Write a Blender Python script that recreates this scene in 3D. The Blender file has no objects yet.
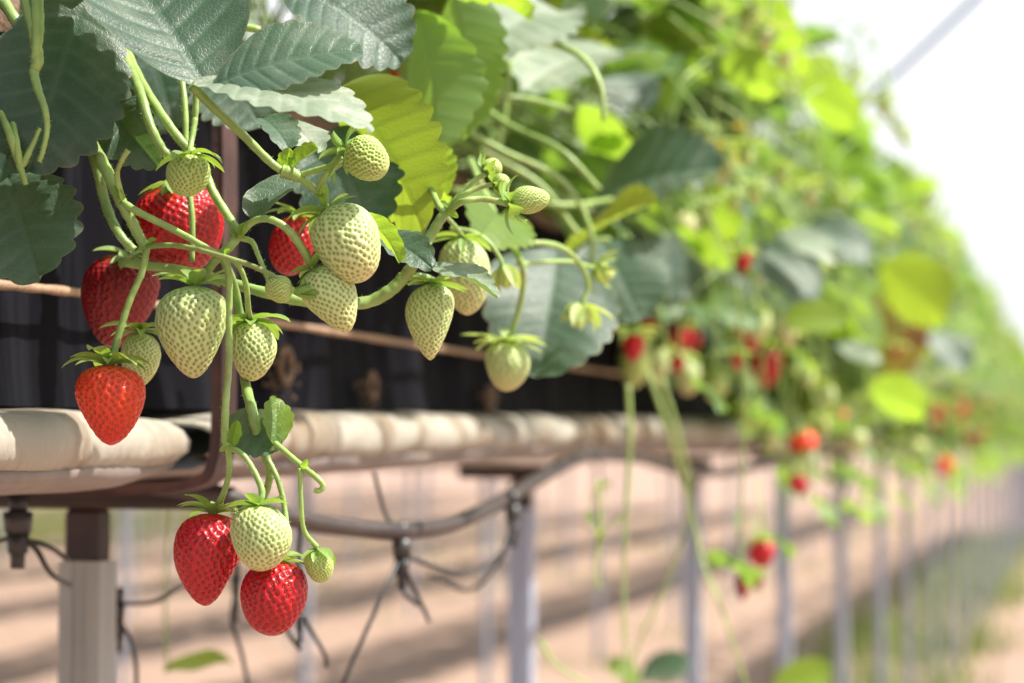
import bpy, math, random
import numpy as np
from mathutils import Vector, Matrix
random.seed(7); np.random.seed(7)
R = math.radians
scene = bpy.context.scene
COL = scene.collection

# ---------------------------------------------------------------- camera
F = 2296.0                                   # focal length in pixels (50 mm on a 22.3 mm sensor)
YAW, PITCH, CZ = R(14.0), R(2.47), 1.10
fwd = Vector((-math.sin(YAW)*math.cos(PITCH), math.cos(YAW)*math.cos(PITCH), math.sin(PITCH)))
rgt = Vector((math.cos(YAW), math.sin(YAW), 0))
upv = rgt.cross(fwd)
CP = Vector((0, 0, CZ))
def P(px, py, d):
    """a point seen at this pixel, d metres away along the view axis"""
    return CP + d*(fwd + rgt*((px-512)/F) + upv*((341.5-py)/F))
def PX(px, py, X):
    """the point of the vertical plane x = X seen at this pixel"""
    v = fwd + rgt*((px-512)/F) + upv*((341.5-py)/F)
    return CP + v*(X/v.x)
def CS(r, u, t):
    """direction given as right, up, toward the camera"""
    return (rgt*r + upv*u - fwd*t).normalized()

cam = bpy.data.cameras.new('camera'); co = bpy.data.objects.new('camera', cam); COL.objects.link(co)
co.matrix_world = Matrix.Translation(CP) @ Matrix((rgt, upv, -fwd)).transposed().to_4x4()
cam.sensor_width = 22.3; cam.lens = 50; cam.clip_start = .05; cam.clip_end = 2000
cam.dof.use_dof = True; cam.dof.focus_distance = 1.0; cam.dof.aperture_fstop = 4.8
scene.camera = co

# ---------------------------------------------------------------- mesh builder
class MB:
    def __init__(s): s.v=[]; s.f=[]; s.m=[]; s.a={}; s.n=0
    def add(s, v, f, mi=0, **at):
        v = np.asarray(v, float).reshape(-1,3); k=len(v)
        s.v.append(v)
        for q in f: s.f.append(tuple(int(i)+s.n for i in q)); s.m.append(mi)
        for name in set(at)|set(s.a):
            L = s.a.setdefault(name, [np.zeros(s.n)] if s.n else [])
            x = at.get(name, 0.0)
            L.append(np.full(k, float(x)) if np.isscalar(x) else np.asarray(x,float).reshape(-1))
        s.n += k
    def build(s, name, mats, parent=None, loc=None, smooth=True, world=True):
        """world=True: the vertices are in world space and are brought into the parent's space"""
        V = np.concatenate(s.v) if s.v else np.zeros((0,3))
        if parent is not None and world:
            M = np.array(parent.matrix_world.inverted()); V = V@M[:3,:3].T + M[:3,3]
        o_loc = None
        if parent is None and len(V):
            c = V.mean(0); c[2] = V[:,2].min(); V = V-c; o_loc = c
        me = bpy.data.meshes.new(name); me.from_pydata(V.tolist(), [], s.f)
        for m in (mats if isinstance(mats,(list,tuple)) else [mats]): me.materials.append(m)
        me.polygons.foreach_set('material_index', s.m)
        if smooth: me.polygons.foreach_set('use_smooth', [True]*len(s.f))
        for k,L in s.a.items():
            at = me.attributes.new(k,'FLOAT','POINT'); at.data.foreach_set('value', np.concatenate(L))
        me.update()
        o = bpy.data.objects.new(name, me); COL.objects.link(o)
        if parent is not None: o.parent = parent
        elif o_loc is not None: o.location = o_loc
        return o
def tag(o, label=None, cat=None, group=None, kind=None):
    if label: o['label']=label
    if cat: o['category']=cat
    if group: o['group']=group
    if kind: o['kind']=kind
    return o
def empty(name, M, label, cat, group=None):
    o = bpy.data.objects.new(name, None); COL.objects.link(o)
    if not isinstance(M, Matrix): M = Matrix.Translation(M)
    o.matrix_world = M; o.empty_display_size=.01
    bpy.context.view_layer.update()
    return tag(o, label, cat, group)
def copy_tree(o, parent=None):
    c = o.copy(); COL.objects.link(c)
    if parent is not None: c.parent = parent
    for ch in KIDS.get(o.name, []): copy_tree(ch, c)
    return c
KIDS = {}
def kids(o):
    KIDS[o.name] = list(o.children)
    for c in o.children: kids(c)
def grid(nu, nv, closed_v=False):
    f=[]
    for i in range(nu-1):
        for j in range(nv if closed_v else nv-1):
            k=(j+1)%nv
            f.append((i*nv+j, i*nv+k, (i+1)*nv+k, (i+1)*nv+j))
    return f
def spline(pts, n=8):
    p = np.array([list(q) for q in pts], float)
    if len(p)<3: 
        t=np.linspace(0,1,n)[:,None]; return p[0]*(1-t)+p[-1]*t
    q = np.vstack([2*p[0]-p[1], p, 2*p[-1]-p[-2]]); out=[]
    for i in range(1,len(q)-2):
        for t in np.linspace(0,1,n,endpoint=False):
            a,b,c,d=q[i-1],q[i],q[i+1],q[i+2]
            out.append(.5*((2*b)+(-a+c)*t+(2*a-5*b+4*c-d)*t*t+(-a+3*b-3*c+d)*t**3))
    out.append(q[-2]); return np.array(out)
def tube(mb, pts, r, sides=8, mi=0, n=8, hair=0, sm=True, rnd=.5, wob=0):
    p = spline(pts, n) if sm else np.array([list(q) for q in pts], float)
    m=len(p); rr = np.interp(np.linspace(0,1,m), np.linspace(0,1,len(r)), r) if hasattr(r,'__len__') else np.full(m, r)
    if hair and not wob: wob=.05
    if wob: rr = rr*(1+wob*np.sin(np.arange(m)*1.7+random.random()*6))
    T = np.gradient(p, axis=0); T/= np.linalg.norm(T,axis=1)[:,None]+1e-12
    a = np.array([0,0,1.]) if abs(T[0][2])<.9 else np.array([1.,0,0])
    N=np.cross(T[0],a); N/=np.linalg.norm(N); rows=[]
    ang=np.linspace(0,2*math.pi,sides,endpoint=False)
    fr=[]
    for i in range(m):
        N=N-T[i]*N.dot(T[i]); N/=np.linalg.norm(N)+1e-12; B=np.cross(T[i],N); fr.append((N.copy(),B))
        rows.append(p[i]+rr[i]*(np.cos(ang)[:,None]*N+np.sin(ang)[:,None]*B))
    V=np.concatenate(rows+[p[:1],p[-1:]])
    f=grid(m,sides,True); k=m*sides
    f+=[(k,(j+1)%sides,j) for j in range(sides)]+[(k+1,(m-1)*sides+j,(m-1)*sides+(j+1)%sides) for j in range(sides)]
    mb.add(V,f,mi,rnd=rnd)
    if hair:
        L=np.linalg.norm(np.diff(p,axis=0),axis=1).sum(); cnt=int(L*1000*hair); hv=[];hf=[]
        for h in range(cnt):
            i=random.randrange(m); j=min(i+1,m-1); w=random.random(); th=random.random()*6.283
            N,B=fr[i]; d=math.cos(th)*N+math.sin(th)*B; c=p[i]*(1-w)+p[j]*w+d*rr[i]*.95
            s=T[i]*.00008; l=random.uniform(.0007,.0017); e=c+d*l+T[i]*l*random.uniform(-.4,.4)
            b=len(hv); hv+= [c-s,c+s,e]; hf.append((b,b+1,b+2))
        if hv: mb.add(hv,hf,mi,rnd=.9)
def box(mb, c, s, mi=0, bev=0.0, rot=None):
    """a box with bevelled vertical and horizontal edges"""
    x,y,z=[v/2 for v in s]; b=min(bev,x*.9,y*.9,z*.9)
    if b<=0: b=min(x,y,z)*.06
    V=[];  # rounded by three shells
    for sx in(-1,1):
        for sy in(-1,1):
            for sz in(-1,1):
                V+=[(sx*(x-b),sy*(y-b),sz*z),(sx*(x-b),sy*y,sz*(z-b)),(sx*x,sy*(y-b),sz*(z-b))]
    V=np.array(V)
    import itertools
    def idx(sx,sy,sz,k): return ((sx>0)*4+(sy>0)*2+(sz>0))*3+k
    f=[]
    for s_ in(-1,1):
        f.append([idx(a,b_,s_,0) for a,b_ in((-1,-1),(1,-1),(1,1),(-1,1))])
        f.append([idx(a,s_,b_,1) for a,b_ in((-1,-1),(1,-1),(1,1),(-1,1))])
        f.append([idx(s_,a,b_,2) for a,b_ in((-1,-1),(1,-1),(1,1),(-1,1))])
        for t_ in(-1,1):
            f.append([idx(-1,s_,t_,0),idx(1,s_,t_,0),idx(1,s_,t_,1),idx(-1,s_,t_,1)])
            f.append([idx(s_,-1,t_,0),idx(s_,1,t_,0),idx(s_,1,t_,2),idx(s_,-1,t_,2)])
            f.append([idx(s_,t_,-1,1),idx(s_,t_,1,1),idx(s_,t_,1,2),idx(s_,t_,-1,2)])
    for a,b_,c_ in itertools.product((-1,1),repeat=3): f.append([idx(a,b_,c_,k) for k in range(3)])
    if rot is not None: V=V@np.array(rot.to_3x3()).T
    mb.add(V+np.array(list(c)),f,mi)

# ---------------------------------------------------------------- materials
def mat(name):
    m=bpy.data.materials.new(name); m.use_nodes=True; nt=m.node_tree; nt.nodes.clear(); return m,nt
def nd(nt,t,**k):
    n=nt.nodes.new(t)
    for a,b in k.items():
        if a.startswith('_'): setattr(n,a[1:],b)
        else: n.inputs[a.replace('__',' ')].default_value=b
    return n
def out(nt,s):
    o=nt.nodes.new('ShaderNodeOutputMaterial'); nt.links.new(s,o.inputs[0])
def mix(nt,fac,a,b):
    n=nt.nodes.new('ShaderNodeMix'); n.data_type='RGBA'
    for i,x in ((0,fac),(6,a),(7,b)):
        if hasattr(x,'links'): nt.links.new(x,n.inputs[i])
        else: n.inputs[i].default_value = x if i==0 else (*x,1)
    return n.outputs[2]
def ramp(nt,x,*st):
    r=nt.nodes.new('ShaderNodeMapRange'); nt.links.new(x,r.inputs[0])
    for i,v in enumerate(st): r.inputs[1+i].default_value=v
    return r.outputs[0]
def attr(nt,n):
    a=nt.nodes.new('ShaderNodeAttribute'); a.attribute_name=n; return a.outputs['Fac']
def noise(nt,scale,detail=4,coord='Object',rough=.55,stretch=None):
    tc=nt.nodes.new('ShaderNodeTexCoord'); s=tc.outputs[coord]
    if stretch:
        mp=nt.nodes.new('ShaderNodeMapping'); mp.inputs['Scale'].default_value=stretch; nt.links.new(s,mp.inputs[0]); s=mp.outputs[0]
    n=nt.nodes.new('ShaderNodeTexNoise'); nt.links.new(s,n.inputs['Vector']); n.inputs['Scale'].default_value=scale
    n.inputs['Detail'].default_value=detail; n.inputs['Roughness'].default_value=rough; return n.outputs['Fac']
def bump(nt,h,strength=.3,dist=.001):
    b=nt.nodes.new('ShaderNodeBump'); b.inputs['Strength'].default_value=strength; b.inputs['Distance'].default_value=dist
    nt.links.new(h,b.inputs['Height']); return b.outputs[0]
def lk(nt,x,inp):
    if hasattr(x,'links'): nt.links.new(x,inp)
    else: inp.default_value = x if not isinstance(x,tuple) or len(x)==4 else (*x,1)
def princ(nt,col,rough=.5,normal=None,**k):
    p=nt.nodes.new('ShaderNodeBsdfPrincipled'); lk(nt,col,p.inputs['Base Color']); lk(nt,rough,p.inputs['Roughness'])
    if normal is not None: nt.links.new(normal,p.inputs['Normal'])
    for a,b in k.items(): p.inputs[a.replace('__',' ')].default_value=b
    return p

def leaf_mat(name, topA, topB, under, trans, dust=.25, fac=.42, gloss=.42, warm=None):
    m,nt=mat(name)
    rnd=attr(nt,'rnd'); vein=attr(nt,'vein'); edge=attr(nt,'edge')
    n1=noise(nt,60,3); n2=noise(nt,520,4,rough=.65)
    top=mix(nt,rnd,topA,topB)
    top=mix(nt,ramp(nt,n1,.35,.7,0,.35),top,tuple(min(1,c*1.6) for c in topB))
    top=mix(nt,ramp(nt,vein,0,1,0,.45),top,tuple(c*1.6+.02 for c in topB))
    dn=noise(nt,38,5,rough=.65)
    top=mix(nt,ramp(nt,dn,.5,.75,0,dust),top,(.50,.50,.42))
    und=mix(nt,ramp(nt,vein,0,1,0,.6),under,tuple(c*1.35 for c in under))
    geo=nt.nodes.new('ShaderNodeNewGeometry')
    col=mix(nt,geo.outputs['Backfacing'],top,und)
    tr=mix(nt,rnd,trans,tuple(c*s for c,s in zip(trans,(1.25,1.05,.8))))
    tr=mix(nt,ramp(nt,vein,0,1,0,.5),tr,tuple(c*.6 for c in trans))
    if warm:
        wn=noise(nt,16,3); fw=ramp(nt,wn,.48,.62,0,1); col=mix(nt,fw,col,warm); tr=mix(nt,fw,tr,warm)
    # old red brown rims where the edge has dried
    col=mix(nt,ramp(nt,edge,.93,1,0,.25),col,(.30,.24,.12))
    tc=nt.nodes.new('ShaderNodeTexCoord'); vo=nt.nodes.new('ShaderNodeTexVoronoi'); vo.feature='DISTANCE_TO_EDGE'; vo.inputs['Scale'].default_value=480
    nt.links.new(tc.outputs['Object'],vo.inputs['Vector']); ve=ramp(nt,vo.outputs['Distance'],0,.14,0,1)
    col=mix(nt,ramp(nt,ve,0,1,.12,0),col,tuple(min(1,c*2.0+.02) for c in topB))
    ad=nt.nodes.new('ShaderNodeMath'); ad.operation='MULTIPLY_ADD'; nt.links.new(n2,ad.inputs[0]); ad.inputs[1].default_value=.6; nt.links.new(ve,ad.inputs[2])
    bmp=bump(nt,ad.outputs[0],.32,.0003)
    p=princ(nt,col,gloss,bmp); p.inputs['Specular IOR Level'].default_value=.5
    p.inputs['Sheen Weight'].default_value=.12; p.inputs['Sheen Roughness'].default_value=.35
    t=nt.nodes.new('ShaderNodeBsdfTranslucent'); nt.links.new(tr,t.inputs[0]); nt.links.new(bmp,t.inputs['Normal'])
    x=nt.nodes.new('ShaderNodeMixShader'); x.inputs[0].default_value=fac
    nt.links.new(p.outputs[0],x.inputs[1]); nt.links.new(t.outputs[0],x.inputs[2]); out(nt,x.outputs[0]); return m
M={}
M['leaf']=leaf_mat('leaf_green',(.045,.105,.035),(.08,.17,.04),(.14,.24,.08),(.24,.46,.045))
M['leaf_blue']=leaf_mat('leaf_blue_green',(.020,.050,.032),(.05,.095,.055),(.12,.20,.08),(.12,.26,.04),dust=.20,fac=.25,gloss=.46)
M['leaf_dust_sheen']=leaf_mat('leaf_dust_sheen',(.12,.17,.11),(.20,.25,.17),(.16,.24,.09),(.16,.32,.05),dust=.8,fac=.25,gloss=.5)  # pale dust that also paints the white highlights of glossy leaves
M['leaf_lime']=leaf_mat('leaf_lime',(.09,.17,.03),(.13,.24,.04),(.20,.30,.07),(.34,.56,.04),dust=.12,fac=.55)
M['leaf_yellow']=leaf_mat('leaf_yellow',(.12,.20,.03),(.17,.23,.035),(.16,.24,.05),(.29,.42,.03),dust=.1,fac=.55)
M['leaf_rusty']=leaf_mat('leaf_rusty',(.22,.24,.05),(.30,.27,.05),(.30,.26,.08),(.50,.42,.05),dust=.1,fac=.5,warm=(.20,.06,.035))
def stem_mat(name,a,b,tf=.15):
    m,nt=mat(name); n=noise(nt,120,3); c=mix(nt,attr(nt,'rnd'),a,b); c=mix(nt,ramp(nt,n,.4,.7,0,.4),c,tuple(x*1.4 for x in b)); c=mix(nt,ramp(nt,noise(nt,45,3),.56,.72,0,.45),c,(.22,.12,.06))
    p=princ(nt,c,.42,bump(nt,noise(nt,700,2),.25,.0003)); p.inputs['Subsurface Weight'].default_value=.25; p.inputs['Subsurface Scale'].default_value=.002
    p.inputs['Subsurface Radius'].default_value=(.6,1,.3)
    out(nt,p.outputs[0]); return m
M['stem']=stem_mat('stem_green',(.12,.21,.05),(.30,.42,.12))
M['stem_dark']=stem_mat('stem_dark_green',(.08,.15,.04),(.14,.24,.06))  # darker stem green, used on the crowns
M['sepal']=leaf_mat('sepal_green',(.14,.26,.06),(.24,.38,.08),(.22,.34,.10),(.34,.55,.06),dust=0,fac=.35)
M['sepal_pale']=leaf_mat('sepal_pale',(.30,.42,.12),(.38,.50,.18),(.34,.44,.16),(.45,.62,.10),dust=0,fac=.35)
def fruit_mat(name, body, tipc, shoulder, dim, rough=.28, sss=.2, rad=(1,.25,.1), coat=.35, blot=.3):
    m,nt=mat(name); u=attr(nt,'axis'); d=attr(nt,'dimple')
    n=noise(nt,70,4)
    c=mix(nt,ramp(nt,u,0,.22,0,1),shoulder,body)
    c=mix(nt,ramp(nt,u,.6,1,0,1),c,tipc)
    c=mix(nt,ramp(nt,n,.4,.68,0,blot),c,tipc)
    c=mix(nt,ramp(nt,d,.25,.95,0,.85),c,dim)
    p=princ(nt,c,rough,bump(nt,noise(nt,1500,2),.15,.0002)); p.inputs['Specular IOR Level'].default_value=.38
    p.inputs['Subsurface Weight'].default_value=sss; p.inputs['Subsurface Scale'].default_value=.004; p.inputs['Subsurface Radius'].default_value=rad
    p.inputs['Coat Weight'].default_value=coat; p.inputs['Coat Roughness'].default_value=.18
    out(nt,p.outputs[0]); return m
M['ripe']=fruit_mat('ripe_flesh',(.42,.003,.010),(.37,.002,.008),(.48,.006,.012),(.21,.001,.004),rough=.38,coat=.16,sss=.05)
M['orange']=fruit_mat('orange_red_flesh',(.66,.050,.012),(.52,.010,.007),(.66,.10,.03),(.38,.018,.005),rough=.4,coat=.1,sss=.06)
M['dark']=fruit_mat('dark_red_flesh',(.22,.003,.008),(.20,.003,.008),(.25,.005,.01),(.12,.002,.004),rough=.45,coat=.1,sss=.08)
M['white']=fruit_mat('pale_flesh',(.43,.53,.23),(.54,.48,.22),(.36,.51,.20),(.17,.29,.04),rough=.45,sss=.2,rad=(.8,1,.35),coat=.1,blot=.45)
M['green']=fruit_mat('green_flesh',(.36,.46,.13),(.42,.48,.16),(.32,.46,.12),(.17,.27,.04),rough=.45,sss=.25,rad=(.6,1,.3),coat=.1,blot=.3)
M['blush']=fruit_mat('blushing_flesh',(.62,.60,.32),(.62,.22,.12),(.58,.66,.34),(.40,.40,.12),rough=.4,sss=.25,rad=(1,.8,.3),coat=.1,blot=.1)
def simple(name,c,rough=.5,metal=0,c2=None,sc=20,bs=0,bsc=200,st=None,lo=.4,hi=.65,c3=None):
    m,nt=mat(name); col=(*c,1)
    if c2:
        n=noise(nt,sc,6,stretch=st); col=mix(nt,ramp(nt,n,lo,hi,0,1),c,c2)
        if c3: col=mix(nt,ramp(nt,noise(nt,sc*2.7,5),.55,.7,0,.8),col,c3)
    nrm=bump(nt,noise(nt,bsc,5,stretch=st),bs,.003) if bs else None
    p=princ(nt,col,rough,nrm); p.inputs['Metallic'].default_value=metal; out(nt,p.outputs[0]); return m
M['seed_red']=simple('seed_golden',(.30,.08,.02),.35,c2=(.16,.02,.01),sc=300)
M['seed_orange']=simple('seed_brown',(.40,.17,.03),.4,c2=(.24,.08,.02),sc=300)
M['seed_white']=simple('seed_green',(.27,.30,.06),.4,c2=(.22,.17,.04),sc=300)
M['rust_dark']=simple('dark_brown_paint',(.018,.009,.009),.6,0,c2=(.035,.018,.016),sc=30)
M['steel']=simple('galvanised_steel',(.31,.32,.30),.45,.2,c2=(.22,.23,.22),sc=30,bs=.2,bsc=90,st=(1,1,.12),c3=(.28,.25,.21))
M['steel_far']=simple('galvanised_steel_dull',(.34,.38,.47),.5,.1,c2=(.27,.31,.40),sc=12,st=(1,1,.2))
M['rust']=simple('rust_brown_paint',(.036,.014,.013),.6,.0,c2=(.075,.032,.026),sc=35,bs=.4,bsc=120,c3=(.05,.022,.02))
M['hose']=simple('brown_hose',(.030,.021,.020),.5,0,c2=(.05,.036,.032),sc=40,bs=.2)
M['tube']=simple('black_tube',(.02,.02,.022),.4,0,c2=(.04,.038,.036),sc=80)
M['film']=simple('white_film',(.33,.305,.25),.6,0,c2=(.17,.115,.065),sc=11,bs=.9,bsc=60,st=(1,1.6,.6),lo=.47,hi=.64,c3=(.40,.38,.33))
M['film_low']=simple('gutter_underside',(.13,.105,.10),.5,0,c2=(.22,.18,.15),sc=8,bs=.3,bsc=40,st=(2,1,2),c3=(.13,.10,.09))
M['black']=simple('black_sheet',(.006,.006,.008),.6,0,c2=(.018,.019,.024),sc=9,bs=.3,bsc=18,st=(1,3,.25),lo=.50,hi=.70)  # vertical blue-grey stripes paint the sheen of the folds into the colour
M['black'].node_tree.nodes['Principled BSDF'].inputs['Specular IOR Level'].default_value=.015
M['coir']=simple('coir_fibre',(.15,.095,.06),.9,0,c2=(.12,.07,.04),sc=60,bs=1,bsc=220,c3=(.35,.24,.15))
M['string']=simple('jute_string',(.42,.28,.18),.8,0,c2=(.28,.18,.11),sc=300,bs=.6,bsc=900)
M['grass']=leaf_mat('grass_blades',(.11,.16,.045),(.18,.22,.07),(.14,.20,.06),(.24,.33,.07),dust=0,fac=.4)
M['wire']=simple('blue_wire',(.02,.09,.34),.6,0,c2=(.04,.12,.36),sc=20)
# ground
m,nt=mat('dry_earth')
a=noise(nt,.9,6,'Object'); b=noise(nt,14,6,'Object'); c=noise(nt,90,4,'Object')
col=mix(nt,ramp(nt,a,.35,.7,0,1),(.35,.235,.175),(.26,.17,.13)); col=mix(nt,ramp(nt,b,.45,.7,0,.6),col,(.39,.275,.205)); col=mix(nt,ramp(nt,c,.55,.75,0,.6),col,(.18,.11,.08))
out(nt,princ(nt,col,.95,bump(nt,b,.6,.02)).outputs[0]); M['earth']=m

# ---------------------------------------------------------------- leaves
def leaflet_arr(L,W,fold=.2,curl=.5,cup=.0,teeth=8,nt_=40,ns=15,wav=.05,seed=0,relief=1.0,tooth=.10,shape=.85):
    """leaflet from the origin along +y, upper side +z; rows of the grid follow the side veins"""
    rs=np.random.RandomState(seed); t=np.linspace(0,1,nt_)[:,None]; s=np.linspace(-1,1,2*ns+1)[None,:]
    ab=np.abs(s)
    wt=(np.sin(math.pi*t**shape)**.72); wt=np.where((t<=0)|(t>=1),0.02,wt)
    ph=(t*teeth)%1.0
    tw=1-tooth*1.6*(np.abs(2*ph-1)**2.0)*(t<.985)*np.clip((t-.10)*6,0,1)
    ymid=t**1.28; yed=1-(1-t)**1.25
    yed=yed+.018*(1-np.abs(2*ph-1)**2)*np.clip((t-.1)*6,0,1)
    y=L*(ymid*(1-ab**1.15)+yed*ab**1.15); x=W/2*s*wt*(1+(tw-1)*ab**3)
    x=x+0*t
    d=np.minimum(ph,1-ph)                     # distance to the nearest side vein, which ends in a tooth tip at ph=.5
    dv=np.abs(ph-.5)
    vein=np.exp(-(dv/.12)**2)*np.clip(ab*8,0,1)*np.clip(1.15-ab*.5,0,1); mid=np.exp(-(ab*W/2*wt/(L*.012))**2)
    vv=np.maximum(vein,mid)
    z=-relief*L*.0065*vein*np.clip((t-.03)*8,0,1)*(1-.35*ab) - relief*L*.008*mid
    z=z-relief*L*.0022*np.cos(ph*2*math.pi)*0-relief*L*.0030*(1+np.cos((ph-.5)*2*math.pi))*ab*.6
    a1,a2,a3=rs.uniform(0,6.28,3)
    z=z+wav*L*(np.sin(5*t+a1)*ab*np.sign(s)*.6+np.sin(9*t+a2+s*2)*ab**2*.5+np.sin(3*t+a3)*ab**2*.7)
    z=z+np.abs(x)*math.tan(fold)+cup*x*x/W*2
    # bend down along the length
    k=curl/L
    z=z*1.0
    th=k*y
    if abs(curl)>1e-4:
        yb=np.sin(th)/k; zb=-(1-np.cos(th))/k
        Y=yb+np.sin(th)*z; Z=zb+np.cos(th)*z
    else: Y,Z=y,z
    V=np.stack([x,Y,Z],-1).reshape(-1,3)
    return V, grid(nt_,2*ns+1), vv.reshape(-1), (ab+0*t).reshape(-1)
def frame(y,n):
    y=Vector(y).normalized(); n=Vector(n); x=y.cross(n).normalized(); z=x.cross(y); return Matrix((x,y,z)).transposed()
LC={}
def add_leaflet(mb,base,Rm,L,W,rnd,mi=0,hi=False,seed=None,**k):
    if seed is None: seed=random.randrange(12)
    if hi: V,f,v,e=leaflet_arr(L,W,seed=seed,**k)
    else:
        V,f,v,e=leaflet_arr(L,W,seed=seed,nt_=k.pop('nt_',15),ns=k.pop('ns',3),teeth=k.pop('teeth',7),relief=0.6,**k)
    V=V@np.array(Rm).T+np.array(list(base))
    mb.add(V,f,mi,rnd=rnd,vein=v,edge=e)

def hero_leaf(plant,base,tip,normal,W,mat_='leaf',fold=.2,curl=.4,label=None,seed=1,petiole=None,pr=.0018,rnd=.5,teeth=9,name='leaf',lat=None,**k):
    """one leaflet placed from its base to its tip; W is its width over its length"""
    b=Vector(base); t=Vector(tip); ch=(t-b).length
    L=ch/(math.sin(curl/2)/(curl/2) if abs(curl)>1e-3 else 1)
    y=(t-b).normalized(); n=Vector(normal); x=y.cross(n).normalized(); z=x.cross(y).normalized()
    q=Matrix.Rotation(curl/2,3,x); Rm=frame(q@y,q@z)          # start tangent is raised by half the bend
    mb=MB(); add_leaflet(mb,b,Rm,L,L*W,rnd,hi=True,seed=seed,fold=fold,curl=curl,teeth=teeth,nt_=k.pop('nt_',teeth*9),ns=k.pop('ns',14),**k)
    mats=[M[mat_],M['stem']]
    if petiole: tube(mb,petiole,[pr,pr*.85],8,1,hair=1.0,rnd=.5)
    o=mb.build(name,mats,plant)
    if label: o['label']=label
    return o

# ---------------------------------------------------------------- fruit
def fruit_arrays(L,W,taper=.5,p=.62,hi=True,spacing=.0026,depth=.00045,seed=0,lump=.03,flat=.0,neck=0):
    rs=np.random.RandomState(seed)
    nu,nv=(120,170) if hi else (20,24)
    ph=np.linspace(0,math.pi,nu); u=(1-np.cos(ph))/2
    def rad(u_):
        s_=np.sqrt(np.clip(4*u_*(1-u_),0,1))
        return s_**(2*p*.8+.0)*(1-taper*u_)*(1+neck*np.exp(-((u_-.25)/.2)**2))
    uu=np.linspace(0,1,400); rmax=rad(uu).max()
    r=rad(u)/rmax*W/2; th=np.linspace(0,2*math.pi,nv,endpoint=False)
    U,TH=np.meshgrid(u,th,indexing='ij'); Rr=np.repeat(r[:,None],nv,1)
    a=rs.uniform(0,6.28,6)
    lm=1+lump*(np.sin(2*TH+a[0])*.7+np.sin(3*TH+a[1]+3*U)*.6+np.sin(TH+a[2]+5*U)*.8)*np.sin(math.pi*U)
    lm=lm*(1-flat*np.cos(TH)**2)
    Z=-L*(U)-L*.0; X=Rr*lm*np.cos(TH); Y=Rr*lm*np.sin(TH)
    bx=L*lump*1.2*np.sin(math.pi*U*1.1+a[4]); X=X+bx-bx[0:1,:1]; 
    V=np.stack([X,Y,Z],-1)
    du=np.gradient(V,axis=0); dv=np.stack([-np.sin(TH),np.cos(TH),0*TH],-1)
    N=np.cross(dv,du); N/=np.linalg.norm(N,axis=-1)[...,None]+1e-12; 
    s=np.sign((N*np.stack([np.cos(TH),np.sin(TH),0*TH],-1)).sum(-1).mean()); N*=s
    if not hi:
        return V.reshape(-1,3),grid(nu,nv,True),np.zeros(nu*nv),U.reshape(-1),None
    # seed positions, equal area along the profile
    rr=rad(uu)/rmax*W/2; dz=np.gradient(uu*L); dr=np.gradient(rr); ar=2*math.pi*rr*np.sqrt(dz**2+dr**2); cum=np.cumsum(ar); tot=cum[-1]
    n=int(tot/(spacing**2*.95)); kk=(np.arange(n)+.5)/n; su=np.interp(kk*tot,cum,uu); sth=(np.arange(n)*2.399963+rs.uniform(-.06,.06,n))%(2*math.pi)
    su=np.clip(su+rs.uniform(-.004,.004,n),.03,.99)
    iu=np.interp(su,u,np.arange(nu)); iv=sth/(2*math.pi)*nv; i0=np.minimum(iu.astype(int),nu-2); fu=(iu-i0)[:,None]; j0=iv.astype(int)%nv; fv=(iv-iv.astype(int))[:,None]; j1=(j0+1)%nv
    bl=lambda A:(A[i0,j0]*(1-fu)+A[i0+1,j0]*fu)*(1-fv)+(A[i0,j1]*(1-fu)+A[i0+1,j1]*fu)*fv
    SP=bl(V); SN=bl(N)
    # refine by interpolating along u
    F_=V.reshape(-1,3); best=np.full(len(F_),1e9)
    for k in range(0,n,64):
        d=(((F_[:,None,:]-SP[None,k:k+64,:])*np.array([1,1,.78]))**2).sum(-1).min(1); best=np.minimum(best,d)
    d=np.sqrt(best)
    sg=spacing*.30; dim=np.exp(-(d/sg)**2)
    puff=1-np.exp(-(d/(spacing*.42))**2)
    F2=F_+N.reshape(-1,3)*(depth*(puff*1.0-dim*1.1))[:,None]*np.clip(np.sin(math.pi*np.clip(U.reshape(-1)*1.0,0.0,1))*3,0.25,1)[:,None]
    dimc=np.exp(-(d/(spacing*.36))**2.5)
    return F2,grid(nu,nv,True),dimc,U.reshape(-1),(SP-SN*depth*.80,SN,su)
def ico(): 
    g=(1+5**.5)/2; v=[(-1,g,0),(1,g,0),(-1,-g,0),(1,-g,0),(0,-1,g),(0,1,g),(0,-1,-g),(0,1,-g),(g,0,-1),(g,0,1),(-g,0,-1),(-g,0,1)]
    f=[(0,11,5),(0,5,1),(0,1,7),(0,7,10),(0,10,11),(1,5,9),(5,11,4),(11,10,2),(10,7,6),(7,1,8),(3,9,4),(3,4,2),(3,2,6),(3,6,8),(3,8,9),(4,9,5),(2,4,11),(6,2,10),(8,6,7),(9,8,1)]
    return np.array(v)/math.sqrt(1+g*g),f
ICO=ico()
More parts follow.
